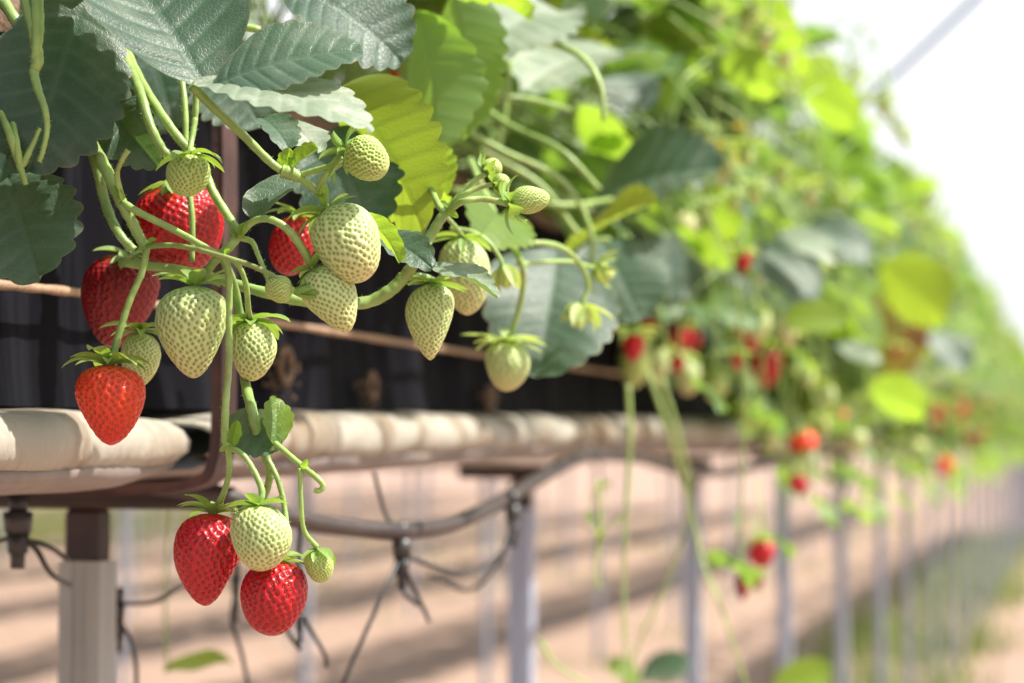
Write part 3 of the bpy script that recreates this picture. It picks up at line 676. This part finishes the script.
HL(PD,(572,252,1.55),(656,202,1.50),(-.3,.7,.35),.6,'leaf_yellow',fold=.3,curl=.4,seed=24)
HL(PC,(560,10,1.50),(470,60,1.42),(.2,.8,.2),.8,'leaf_dust_sheen',fold=.2,curl=.6,seed=25)
HL(PC,(400,-20,1.3),(528,18,1.26),(.1,.85,-.3),.6,'leaf_lime',fold=.2,curl=.6,seed=26)
HL(PC,(640,60,1.75),(520,90,1.60),(.2,.8,.1),.6,'leaf_dust_sheen',fold=.2,curl=.6,seed=27)
HL(PC,(500,215,1.3),(478,240,1.24),(.4,.5,-.4),.8,'leaf_lime',fold=.2,curl=.6,seed=28)
# leaflets on the long runner below
HL(PA,(275,446,.99),(276,397,1.0),(.35,-.2,.9),.62,'leaf_lime',fold=.2,curl=.3,seed=29,relief=.5,teeth=5,rnd=.2,label='small bright leaflet on the long runner in front of the white gutter',petiole=pet((268,452,.995),(272,450,.99),(275,446,.99)),pr=.0011)
HL(PA,(224,422,1.01),(277,452,.99),(-.25,.65,.7),.75,'leaf_blue',fold=.15,curl=.7,seed=30,teeth=7,rnd=.3,label='small dark leaflet on the long runner in front of the white gutter')
HL(PA,(231,446,.985),(237,420,.98),(.2,-.1,.9),.5,'leaf_lime',fold=.6,curl=.3,seed=31,teeth=3,rnd=.1)
# bracts at the fork
HL(PA,(290,172,.985),(318,148,.98),(-.3,.6,.6),.8,'leaf_lime',fold=.5,curl=.5,seed=32,teeth=4)
HL(PA,(286,172,.99),(289,148,.985),(-.1,.2,.9),.7,'leaf_lime',fold=.5,curl=.5,seed=33,teeth=4)
# small bracts where the stems fork
for (x,y,d,dx,dy) in ((122,200,.995,-8,-14),(147,246,.995,10,-6),(147,247,.998,-9,4),(240,236,.988,6,-13),(238,238,.99,-10,-7),(228,447,.982,-8,5),(449,208,1.055,-9,-6),(448,212,1.05,10,6),(302,468,.975,5,-9),(224,257,.985,7,-7),(316,194,.98,9,3)):
    HL(PA,(x,y,d),(x+dx,y+dy,d-.004),(random.uniform(-.4,.4),.5,.7),.5,'leaf_lime',fold=.5,curl=.6,seed=40+x%7,teeth=3,tooth=.04,nt_=14,ns=4,rnd=.3,name='bract')
# blurred leaves farther along, each at its own place on the row
for q in [((880,290),(892,382),-.42,.9,'leaf_rusty',-1),((880,265),(945,318),-.36,.95,'leaf_yellow',-1),((868,388),(925,412),-.33,.9,'leaf_lime',-1),((785,318),(848,325),-.36,.75,'leaf_lime',1),
          ((800,92),(860,118),-.36,.9,'leaf_lime',-1),((685,120),(752,150),-.42,.85,'leaf_rusty',-1),((760,245),(815,300),-.40,.9,'leaf_blue',1),((690,240),(735,262),-.42,.8,'leaf_lime',-1),
          ((640,165),(700,190),-.46,.9,'leaf_blue',1),((700,190),(740,235),-.42,.7,'leaf_lime',-1),((640,95),(690,130),-.45,.9,'leaf_lime',-1),((660,250),(700,300),-.44,.8,'leaf_blue',1),((778,232),(838,262),-.38,.6,'leaf_dust_sheen',1),((835,345),(880,362),-.36,.5,'leaf_dust_sheen',1),((930,330),(968,372),-.35,.8,'leaf_blue',1),((720,60),(775,90),-.40,.8,'leaf_lime',-1),((735,15),(800,40),-.40,.8,'leaf_lime',-1),((600,60),(650,110),-.47,.8,'leaf_blue',1),((905,190),(940,182),-.33,.5,'leaf_lime',-1),((810,225),(870,262),-.37,.8,'leaf_blue',1),((690,290),(760,330),-.42,.6,'leaf',1)]:
    (b,t,X,W,m,sg)=q; X=X+(.09 if b[0]>690 else .03); bb=PX(b[0],b[1],X); dd=(bb-CP).dot(fwd); tt=P(t[0],t[1],dd-.03)
    own=min((o for o in COL.objects if o.name.startswith('strawberry_plant')),key=lambda o:abs(o.location.y-bb.y))
    bpy.context.view_layer.update()
    hero_leaf(own,bb,tt,CS(.25,.5,.75*sg),W,m,fold=.15,curl=.5,seed=random.randrange(99),rnd=.3,nt_=24,ns=5,teeth=8)

# ================================================================ fruit stems of the front plants
def stem(pl,pts,r,hair=1.6,rnd=.5,mt='stem',name='fruit_stem',n=8,w=0):
    mb=MB(); tube(mb,[P(*q) for q in pts],r,10,hair=hair,rnd=rnd,n=n); return mb.build(name,M[mt],pl)
stem(PA,[(30,10,1.10),(60,80,1.06),(88,135,1.03),(104,165,1.01),(119,198,1.0),(132,222,1.0),(141,240,1.0),(147,246,1.0)],[.0032,.0028,.0026,.0024,.0020],rnd=.55)
stem(PA,[(45,30,1.11),(70,100,1.08),(92,150,1.03),(106,205,1.02),(120,235,1.01),(134,250,1.01)],[.003,.0026,.0022,.0018],rnd=.25)
stem(PA,[(90,-30,1.12),(110,20,1.08),(126,60,1.05),(140,92,1.02),(150,125,1.01),(163,150,1.01),(178,160,1.01)],[.0024,.0022,.0022],rnd=.4)
stem(PA,[(100,-20,1.12),(120,35,1.09),(136,72,1.05),(155,105,1.02),(180,140,1.01),(200,160,1.01),(212,190,1.005),(228,216,1.0),(240,235,.995)],[.0024,.0022,.0020,.0019],rnd=.6)
stem(PA,[(196,92,1.0),(195,118,1.0),(191,143,1.0)],.0014,rnd=.7)
stem(PA,[(170,20,1.06),(180,70,1.04),(185,110,1.03),(186,170,1.025),(192,215,1.02),(192,262,1.02)],[.0016,.0015,.0013],rnd=.6)
stem(PA,[(122,202,.998),(140,213,.995),(180,233,.992),(210,250,.99),(224,257,.988)],[.0017,.0015,.0013],rnd=.6)
stem(PA,[(122,199,.995),(117,175,.99),(122,160,.985),(128,150,.985)],[.0015,.0011,.0013],rnd=.8)
stem(PA,[(224,257,.988),(229,275,.99),(229,320,.99),(229,360,.99),(226,400,.985),(225,435,.985),(228,446,.985)],[.0015,.0014,.0016,.0019],rnd=.6)
stem(PA,[(222,255,1.0),(235,290,1.02),(243,340,1.03),(245,380,1.02),(252,410,1.0),(259,440,.998),(266,458,.998),(270,475,1.0),(263,500,1.01),(250,520,1.01)],[.0018,.0022,.0024,.0018,.0014],rnd=.35)
stem(PA,[(238,236,.992),(228,248,.99),(214,262,.995),(203,278,1.0)],[.0022,.0018],rnd=.5)
stem(PA,[(241,238,.992),(252,242,.99),(258,255,.985),(265,272,.982),(269,284,.98)],[.0014,.0011,.0009],rnd=.8)
stem(PA,[(275,443,.99),(290,456,.985),(304,468,.98),(317,478,.975),(323,486,.975),(319,491,.975),(314,490,.975)],[.0013,.0014,.0012,.0011],rnd=.7)
stem(PA,[(282,171,.985),(292,174,.985),(300,178,.985)],[.0030,.0030,.0024],rnd=.8)
stem(PA,[(298,177,.985),(313,188,.983),(322,198,.983),(328,212,.985)],[.0018,.0015,.0014],rnd=.8)
stem(PA,[(298,176,.985),(314,171,.983),(330,166,.98),(343,158,.98)],[.0015,.0012],rnd=.7)
stem(PA,[(316,194,.983),(324,178,.98),(334,168,.98),(343,162,.98)],[.0014,.0013],rnd=.85)
stem(PA,[(120,262,1.06),(190,272,1.05),(255,290,1.04),(310,302,1.04),(362,303,1.05),(388,292,1.05),(403,278,1.05),(418,258,1.05),(428,240,1.06),(440,220,1.06),(449,208,1.06)],[.0022,.0026,.0030,.0026,.0022],rnd=.55)
stem(PB,[(449,208,1.06),(462,192,1.06),(475,180,1.06),(486,174,1.06)],[.0014,.0012],rnd=.75)
stem(PB,[(449,209,1.06),(462,196,1.05),(478,188,1.05),(493,184,1.05)],[.0014,.0012],rnd=.8)
stem(PB,[(447,212,1.06),(462,202,1.04),(480,199,1.04),(496,201,1.04),(508,204,1.04)],[.0015,.0014],rnd=.8)
stem(PB,[(445,214,1.06),(436,200,1.08),(425,170,1.12),(400,120,1.2)],[.0014,.0018],rnd=.5)
stem(PC,[(470,160,1.4),(490,205,1.32),(503,232,1.28),(516,252,1.27),(523,270,1.27),(521,300,1.28),(512,332,1.29)],[.0022,.0020,.0018,.0015],hair=0,rnd=.6)
stem(PC,[(510,246,1.27),(540,243,1.28),(562,248,1.3),(580,264,1.32),(588,285,1.33),(582,303,1.33)],[.0017,.0014],hair=0,rnd=.8)
stem(PC,[(518,264,1.27),(545,262,1.3),(572,262,1.33),(596,269,1.35)],[.0014,.0013],hair=0,rnd=.8)
stem(PC,[(450,228,1.2),(472,232,1.2),(488,242,1.2),(498,255,1.2),(503,266,1.2)],[.0013,.0012],hair=0,rnd=.6)
stem(PC,[(470,30,1.5),(530,40,1.45),(560,46,1.45),(585,60,1.43),(600,85,1.42),(604,120,1.42)],[.0016,.0022,.0020,.0017],hair=0,rnd=.95,name='leaf_stalk')
for q in [[(430,110,1.5),(500,150,1.5),(560,180,1.5),(590,230,1.5),(592,300,1.5)],[(420,60,1.6),(500,120,1.55),(560,150,1.5),(600,190,1.5)],[(400,80,1.5),(460,100,1.5),(520,98,1.5),(570,110,1.55)],[(450,190,1.6),(520,200,1.6),(570,205,1.6),(640,195,1.7)],
          [(480,150,1.6),(540,185,1.6),(580,235,1.6),(610,240,1.6)],[(440,130,1.7),(520,175,1.7),(600,215,1.7)],[(510,60,1.6),(505,110,1.6),(500,150,1.6),(520,160,1.6)]]:
    stem(PC,q,[.0026,.0022,.0018],hair=0,rnd=random.uniform(.1,.8),name='leaf_stalk')
# hanging stalks at the top left
stem(PE,[(20,-20,1.0),(33,30,.985),(38,60,.98),(34,72,.98),(38,90,.975),(45,110,.97),(47,130,.97),(43,150,.97),(39,162,.97)],[.0022,.0026,.0018,.0012,.0011],rnd=.6)
stem(PE,[(36,-20,1.0),(38,20,.985),(37,45,.98),(35,62,.98)],[.0028,.0026,.0018],rnd=.75)
stem(PE,[(-5,-10,1.04),(15,20,1.03),(28,50,1.03)],[.0030,.0024],rnd=.35)
stem(PE,[(-6,100,1.02),(8,130,1.0),(18,160,1.0),(26,185,1.0)],[.0014,.0020,.0012],rnd=.7)
stem(PE,[(10,110,1.02),(16,140,1.0),(21,165,1.0),(30,150,1.0),(40,128,1.0)],[.0014,.0018,.0008],rnd=.8)
stem(PE,[(0,60,1.05),(2,100,1.05)],.0014,rnd=.6)
stem(PA,[(150,-10,1.08),(190,5,1.08),(225,22,1.08),(260,30,1.08)],[.0022,.0018],rnd=.6,name='leaf_stalk')
# long thin runners hanging lower right
for q,pl in [([(648,372,2.0),(668,430,2.0),(688,500,2.05),(702,560,2.05),(722,610,2.0),(748,690,2.0)],PD),([(662,380,2.0),(680,440,2.02),(690,500,2.05),(672,570,2.1),(640,640,2.1),(622,690,2.1)],PD),([(628,385,1.9),(630,440,1.9),(626,520,1.9),(624,600,1.9),(628,690,1.9)],PD),
             ([(540,640,1.9),(556,665,1.9),(590,685,1.9)],PD),([(598,480,1.9),(600,530,1.9),(596,570,1.9),(600,590,1.9)],PD)]:
    stem(pl,q,[.0022,.0015,.0012],hair=0,rnd=.9,name='runner')
for q in [((640,678),(690,664),2.7,'leaf_blue'),((640,682),(606,668),2.7,'leaf_lime'),((770,692),(830,674),2.9,'leaf_lime'),((600,538),(620,520),1.9,'leaf_lime'),((598,540),(586,516),1.9,'leaf_lime'),((590,497),(610,485),2.4,'leaf_lime')]:
    hero_leaf(PD,P(*q[0],q[2]),P(*q[1],q[2]-.02),CS(.2,.7,.5),.9,q[3],fold=.15,curl=.6,seed=random.randrange(99),nt_=24,ns=5,teeth=7)
hero_leaf(PE,P(165,672,1.85),P(232,662,1.83),CS(.1,.9,.3),.6,'leaf_lime',fold=.15,curl=.5,seed=3)
stem(PE,[(168,400,1.85),(170,500,1.85),(165,600,1.85),(168,672,1.85)],.0011,hair=0,name='runner')

# ================================================================ foreground strawberries
berry('bright orange-red ripe strawberry hanging alone in front of the white gutter at left',(108,366),(108,445),68,1.0,'orange','conic',tz=.006,stalk=[(147,246,1.0),(142,272,1.0),(130,300,1.0),(120,330,1.0),(113,355,1.0)],sr=.0017,n=11,ln=.0135,sw=.0052,lift=.45,curl=-1.3,seed=3,spin=.4)
berry('large pale conical strawberry with a faint brown tip, just right of the dark red one',(195,287),(193,378),70,1.0,'white','conic',tz=.004,stalk=[(203,278,1.0),(199,282,1.0)],sr=.0016,n=9,ln=.0135,sw=.005,lift=.55,curl=-.5,seed=5,sp=.0026)
berry('largest pale strawberry, tilted to lower right under the bright forked stem',(326,212),(371,276),67,.985,'white','blunt',tz=.008,n=9,ln=.012,sw=.004,lift=.15,curl=-.5,seed=6,sp=.0025,spin=.3)
berry('pale strawberry directly below the largest pale one, pointing down-right',(314,270),(349,331),52,.985,'white','conic',tz=.004,stalk=[(239,235,.99),(252,222,.985),(268,219,.98),(286,228,.98),(302,248,.98)],sr=.0017,n=8,ln=.009,sw=.0035,lift=.1,curl=-.3,seed=7,sp=.0023)
berry('small round green strawberry with ragged sepals in front of the yellow-green leaf',(348,150),(388,166),43,.975,'green','blunt',tz=.006,n=11,ln=.010,sw=.003,lift=.6,curl=-1.2,seed=8,sp=.0017,depth=.0005)
berry('small speckled green strawberry capped by sepals, above the upper red one',(190,156),(188,196),43,.99,'green','blunt',tz=.004,stalk=[(195,118,1.0),(191,143,.995)],sr=.0014,n=10,ln=.011,sw=.0045,lift=-.05,curl=-.8,seed=9,sp=.0024)
berry('large red strawberry crossed by two green stalks, upper left',(176,184),(186,272),92,1.065,'ripe','blunt',tz=-.01,n=9,ln=.012,sw=.005,lift=.1,curl=-.5,seed=10,sp=.003)
berry('dark red strawberry in shade just above the orange-red one',(130,256),(114,348),74,1.10,'dark','wedge',tz=-.01,n=9,ln=.012,sw=.005,seed=11,sp=.003)  # darker flesh colour carries the shade on this berry
berry('pale strawberry half hidden behind the orange-red one',(140,332),(138,388),38,1.06,'white','egg',n=10,ln=.013,sw=.005,lift=.3,curl=-.8,seed=12,sp=.0026)
berry('pale strawberry under a large green calyx, left of the brown strap bottom',(250,322),(252,381),46,1.02,'white','egg',tz=.004,stalk=[(224,257,.99),(238,265,.995),(246,285,1.0),(248,308,1.01)],sr=.0013,n=10,ln=.0125,sw=.006,lift=-.1,curl=-.7,seed=13,sp=.0023)
berry('tiny green strawberry pointing left, sepals to the right, beside the pale ones',(292,291),(265,289),27,.975,'green','blunt',stalk=[(147,246,.995),(180,246,.985),(225,257,.978),(262,270,.975),(284,284,.972)],sr=.0012,n=9,ln=.010,sw=.0045,lift=1.2,curl=.5,seed=14,sp=.0013,depth=.0003)
berry('red strawberry partly hidden behind the pale pair, center-left',(298,216),(292,276),46,1.10,'ripe','blunt',n=8,seed=15,sp=.003)
berry('long-necked pale strawberry with narrow tip in front of the black trough',(433,284),(434,360),47,1.06,'white','long',tz=.004,stalk=[(403,278,1.05),(418,276,1.055),(428,278,1.06)],sr=.0018,n=8,ln=.013,sw=.005,lift=-.1,curl=-.1,seed=16,sp=.0021,depth=.0003)
berry('pale strawberry behind the long-necked one and the white-edged leaf',(462,238),(462,315),50,1.16,'white','egg',stalk=[(445,215,1.1),(455,226,1.14)],n=8,ln=.012,sw=.004,lift=-.1,curl=-.6,seed=17,sp=.0024)
berry('pale strawberry with a flat frilly calyx hanging right in front of the black trough',(507,341),(503,391),45,1.29,'white','egg',stalk=[(512,332,1.29),(509,336,1.29)],n=10,ln=.016,sw=.006,lift=.15,curl=-.35,seed=18,sepal='sepal_pale')
berry('small knobbly green bud, topmost of the cluster at centre',(487,172),(498,160),20,1.06,'green','blunt',n=9,ln=.008,sw=.003,lift=-.1,curl=-.8,seed=19,sp=.0014)
berry('small green bud just right of the topmost bud in the central cluster',(495,185),(510,180),18,1.05,'green','blunt',n=8,ln=.007,sw=.003,lift=-.1,curl=-.8,seed=20,sp=.0014)
berry('green oval strawberry pointing right at the end of the central bud cluster',(512,203),(549,194),28,1.04,'green','egg',n=10,ln=.011,sw=.004,lift=.3,curl=-1.3,seed=21,sp=.0016)
berry('closed green bud hanging left of the broad blurred leaf',(505,266),(509,288),18,1.2,'green','blunt',n=9,ln=.012,sw=.005,lift=-.9,curl=-.6,seed=22,hi=False,sepal='sepal_pale')
berry('frilly green bud in front of the broad blurred leaf',(582,305),(578,328),24,1.33,'green','blunt',n=10,ln=.013,sw=.006,lift=-.5,curl=-.6,seed=23,hi=False,sepal='sepal_pale')
berry('frilly green bud at the end of the arching stalk, above the broad blurred leaf',(596,268),(614,276),18,1.35,'green','blunt',n=10,ln=.012,sw=.005,lift=-.5,curl=-.6,seed=24,hi=False,sepal='sepal_pale')
berry('deep red ripe strawberry, left one of the low hanging trio',(213,514),(207,606),69,1.0,'ripe','conic',tz=.006,stalk=[(228,447,.985),(229,472,.988),(223,495,.993)],sr=.0014,n=10,ln=.0125,sw=.0045,lift=.55,curl=-.8,seed=25,spin=1.0,lump=.04)
berry('round pale green strawberry between the two ripe ones hanging low',(258,507),(258,571),59,.975,'white','blunt',tz=.006,stalk=[(228,447,.985),(243,455,.98),(255,473,.978),(262,492,.976)],sr=.0014,n=10,ln=.009,sw=.004,lift=.1,curl=-.5,seed=26,sp=.0023)
berry('lowest ripe red strawberry with a blunt tip, front right of the trio',(281,561),(274,636),65,.99,'ripe','blunt',tz=.004,stalk=[(266,456,.998),(277,478,.995),(284,505,.995),(287,540,.99)],sr=.0013,n=9,ln=.010,sw=.0045,lift=.4,curl=-.5,seed=27,lump=.04)
berry('small unripe green strawberry beside the lowest ripe one',(317,550),(319,583),29,.985,'green','blunt',stalk=[(300,468,.98),(301,500,.98),(304,530,.983)],sr=.0011,n=8,ln=.007,sw=.0035,lift=-.3,curl=-.5,seed=28,sp=.0016)

# ================================================================ blurred strawberries farther along the row
def far_berry(label,top,tip,wpx,X,kind,shape='conic',group='strawberries in the blurred part of the row',st=(-12,-40),cal=True):
    a=PX(top[0],top[1],X); d=(a-CP).dot(fwd)
    return berry(label,top,tip,wpx,d,kind,shape,hi=False,n=8,ln=.012,sw=.006,lift=.1,curl=-.6,group=None,seed=random.randrange(99),sepal=random.choice(['sepal','sepal_pale']),
        stalk=[(top[0]+st[0],top[1]+st[1],d+.04),(top[0]+st[0]*.3,top[1]+st[1]*.5,d+.01)],sr=.0013,cal=cal)
FB=[('small round pale strawberry low beside the dark blurred leaves',(592,216),(594,240),24,-.44,'green','blunt'),
('pale strawberry with a pink tip against the dark blurred leaf',(690,212),(676,250),30,-.42,'blush','egg'),
('pale blurred strawberry, left of the top right cluster',(640,70),(648,108),32,-.42,'white','egg'),
('pale green blurred strawberry, right of the top cluster',(668,78),(684,108),26,-.40,'green','blunt'),
('green blurred strawberry left of the red one over the trough',(640,338),(632,388),34,-.45,'green','egg'),
('yellowish blurred strawberry under the green one over the trough',(663,345),(655,386),28,-.45,'white','egg'),
('pale blurred strawberry beside the green runner tops',(688,358),(684,395),28,-.43,'white','blunt'),
('orange-tinted strawberry peeking under the blue-green blurred leaf',(650,305),(646,334),26,-.47,'orange','blunt'),
('red strawberry above the runner tops, blurred',(684,325),(672,362),26,-.43,'ripe','wedge'),
('small red strawberry right beside the one above the runner tops',(695,328),(692,352),16,-.43,'ripe','blunt'),
('bright red blurred strawberry, upper left of the far red pair',(745,318),(752,352),26,-.42,'ripe','wedge'),
('dark red blurred strawberry, lower of the far red pair',(768,348),(764,388),34,-.42,'ripe','wedge'),
('pale strawberry between the far red pair',(758,308),(760,342),26,-.40,'white','blunt'),
('pale strawberry right of the far red pair',(781,312),(786,345),26,-.40,'white','blunt'),
('small dim red strawberry deep between the leaf stalks',(575,197),(575,210),12,-.52,'ripe','blunt'),
('smaller dim red strawberry deep between the leaf stalks, lower left',(566,209),(566,220),10,-.52,'ripe','blunt'),
('tiny red strawberry peeking out behind the dark top leaf',(393,70),(394,84),12,-.46,'ripe','blunt'),
('orange-red blurred strawberry below the canopy edge',(800,432),(808,456),30,-.38,'orange','blunt'),
('pale blurred strawberry touching the orange-red one',(800,452),(797,480),26,-.38,'white','egg'),
('red blurred strawberry below the pale one, over the posts',(797,474),(798,495),20,-.38,'ripe','blunt'),
('lone red strawberry hanging lowest at right',(763,540),(763,568),26,-.37,'ripe','blunt'),
('dried brownish strawberry under the lone low red one',(742,572),(740,600),14,-.38,'dark','egg'),
('small dried strawberry right of the brownish one',(758,574),(757,590),12,-.38,'dark','blunt'),
('dark red strawberry below the big greyish blurred leaf',(900,376),(898,392),18,-.36,'dark','blunt'),
('red strawberry below the lime leaf, blurred',(838,410),(840,424),20,-.37,'ripe','blunt'),
('pale strawberry right of the orange-red one near the gutter',(854,428),(856,452),24,-.36,'white','blunt'),
('pinkish strawberry hanging far right below the canopy',(944,456),(944,476),18,-.34,'orange','blunt'),
('far red strawberry at right, left of the close group',(934,404),(934,420),14,-.34,'ripe','blunt'),
('far red strawberry at right, middle of the close group',(948,402),(950,418),14,-.34,'ripe','blunt'),
('far red strawberry at right, right end of the close group',(962,400),(963,420),17,-.33,'ripe','blunt'),
('far dim red strawberry under the right-hand group',(972,430),(972,446),13,-.33,'dark','blunt'),
('pale pink strawberry over the far posts',(920,440),(920,454),16,-.35,'blush','blunt'),
('green strawberry left of the far red pair',(716,372),(714,402),24,-.43,'green','egg'),
('green strawberry below the far red pair',(752,402),(750,430),24,-.41,'green','blunt'),
('pale green strawberry low between the far leaves',(775,425),(772,450),22,-.40,'white','blunt'),
('pale yellow strawberry by the lime leaf',(825,385),(828,408),20,-.37,'white','blunt')]
for q in FB:
    (lab,top,tip,wp,X,kd,sh)=q
    if top[0]>700: X=X+.05
    far_berry(lab,top,tip,wp,X,kd,sh,st=(-6,-60) if 'lone' in lab or 'dried' in lab or 'dried' in lab else (-5,-22))
# unnamed ones scattered through the canopy, all alike in the blur
protoB=[]
for kd,sh in (('green','blunt'),('white','egg'),('ripe','conic'),('green','egg'),('ripe','wedge')):
    e=berry('',(900,300),(900,322),17,1.6,kd,sh,hi=False,n=8,ln=.011,sw=.006,lift=.1,curl=-.6,seed=random.randrange(99),sepal='sepal_pale')
    mb=MB(); tube(mb,[Vector((0,0,.001)),Vector((.002,0,.02)),Vector((-.01,.004,.05)),Vector((-.04,.01,.07))],.0012,5,0,n=4); mb.build('stalk',M['stem'],e,world=False)
    kids(e); protoB.append((kd,e))
usedB=set(); rs=random.Random(21)
for i in range(270):
    k=rs.choices(range(5),[4,4.5,.6,4,.35])[0]; kd,e0=protoB[k]
    if k in usedB: e=copy_tree(e0)
    else: e=e0; usedB.add(k)
    y=1.9+9*rs.random()**1.3; ph=R(rs.uniform(-44,-2) if kd=='ripe' else rs.uniform(-40,66) if y>2.7 else rs.uniform(-8,45))
    rr=(rs.uniform(.27,.36) if ph<R(14) else rs.uniform(.34,.41))*(1 if y>2.7 else .9)
    pos=Vector((-.60+math.cos(ph)*rr,y,ZC+math.sin(ph)*rr))
    e.matrix_world=Matrix.Translation(pos)@Matrix.Rotation(rs.uniform(0,6.28),4,'Z')@Matrix.Rotation(rs.uniform(-.4,.4),4,'X')@Matrix.Scale(rs.uniform(1.15,1.7)*(1 if kd!='green' else .8),4)
    e['label']=('blurred ripe red strawberry somewhere in the far row' if kd=='ripe' else 'blurred unripe pale green strawberry hanging in the row at right')
    e['group']='far ripe strawberries' if kd=='ripe' else 'far unripe strawberries'

# ================================================================ the rows beyond
ROWS=[-2.4-1.75*i for i in range(9)]
names=['second','third','fourth','fifth','sixth','seventh','eighth','ninth','tenth']
mbF=MB(); rs=random.Random(3)
for i in range(16):
    for node,od,nr,L,mi,rnd,pt,r_ in plant_leaves(900+i,26,-35,215,.36,.36,ys=.14,lime=.2):
        off=Vector((0,-2+.25*i+.125,ZC)); 
        trifoliate(mbF,node+off,od,nr,L*1.5,mi,rnd,r_,nt_=7,ns=2,teeth=3)
segF=None
for ri,x in enumerate(ROWS):
    root=None
    y0=2; n=9 if ri<5 else 12
    for s in range(n):
        if segF is None: segF=mbF.build('row_foliage',LMATS); segF['kind']='stuff'; o=segF; base=o.location.copy()
        else: o=segF.copy(); COL.objects.link(o)
        o.location=base+Vector((x,4+4*s,0)); o['label']='strawberry foliage of the %s row, seen only between and below nearer things'%names[ri]; o['category']='foliage'; o['group']='foliage of the rows beyond'
    e=empty('gutter',Matrix.Translation((x,20,1.07)),'white gutter of the %s row beyond the front one, low and blurred'%names[ri],'gutter','gutters of the rows beyond')
    pr=[(.11,.12),(.12,.10),(.12,.07),(.11,.03),(.06,0),(-.06,0),(-.11,.03),(-.12,.07),(-.12,.10),(-.11,.12)]
    ys=np.linspace(2,2+4*n,40); V=[(x+px,y,1.0+pz+.004*math.sin(y*5+px*30)) for y in ys for px,pz in pr]
    mb=MB(); mb.add(V,grid(40,10)); mb.build('film_cover',M['film'],e)
    e=empty('growing_trough',Matrix.Translation((x,20,1.12)),'black trough of the %s row beyond the front one'%names[ri],'trough','troughs of the rows beyond')
    mb=MB(); V=[(x+px,y,1.12+pz+.004*math.sin(y*4+px*30)) for y in ys for px,pz in ((.09,0),(.085,.1),(.09,.2),(0,.21),(-.09,.2),(-.085,.1),(-.09,0))]
    mb.add(V,grid(40,7)); mb.build('front_sheet',M['black'],e)
    yy=(2.4 if ri<2 else 4)+.31*ri
    while yy<(26 if ri<4 else 34):
        # only posts that fall inside the picture's view
        ang=math.degrees(math.atan2(-x,yy))
        if 0<ang-0<30:
            f=copy_tree(fr1); f.location=(x,yy,0); f.rotation_euler=(0,0,rs.uniform(-.2,.2)); f['label']='thin grey post of the %s row, faint in the blurred background'%names[ri]
            f['group']='posts of the rows beyond'
        yy+=1.13*(2 if ri<3 else 3)

# ================================================================ weeds on the ground
mb=MB(); rs=np.random.RandomState(4)
def blades(x0,x1,y0,y1,n,h0,h1,clump=.12):
    cs=[]; 
    nc=max(3,n//14)
    for i in range(nc):
        cx=rs.uniform(x0,x1); cy=rs.uniform(y0,y1); hh=rs.uniform(h0,h1)
        for j in range(14):
            x=cx+rs.normal()*clump; y=cy+rs.normal()*clump; h=hh*rs.uniform(.5,1.1); a=rs.uniform(0,6.28); b=a+1.57; lean=rs.uniform(.1,.6)*h; wd=rs.uniform(.004,.012)
            V=[]
            for t in (0,.5,1):
                c=np.array([x+math.cos(b)*lean*t*t,y+math.sin(b)*lean*t*t,-.03+h*t*(1-.15*t)]); w_=wd*(1-t*.9)
                V+=[c-np.array([math.cos(a),math.sin(a),0])*w_,c+np.array([math.cos(a),math.sin(a),0])*w_]
            mb.add(V,[(0,1,3,2),(2,3,5,4)],0,rnd=rs.rand(),vein=0.,edge=0.)
blades(-1.25,-.52,5,26,4600,.08,.34)
for i,x in enumerate(ROWS): blades(x-.3,x+.35,5+i,32,500 if i<5 else 2600,.05,.16 if i<5 else .40,.18)
o=mb.build('weeds',M['grass'],smooth=False); tag(o,'green weeds and grass growing along the feet of the rows','weeds',kind='stuff')
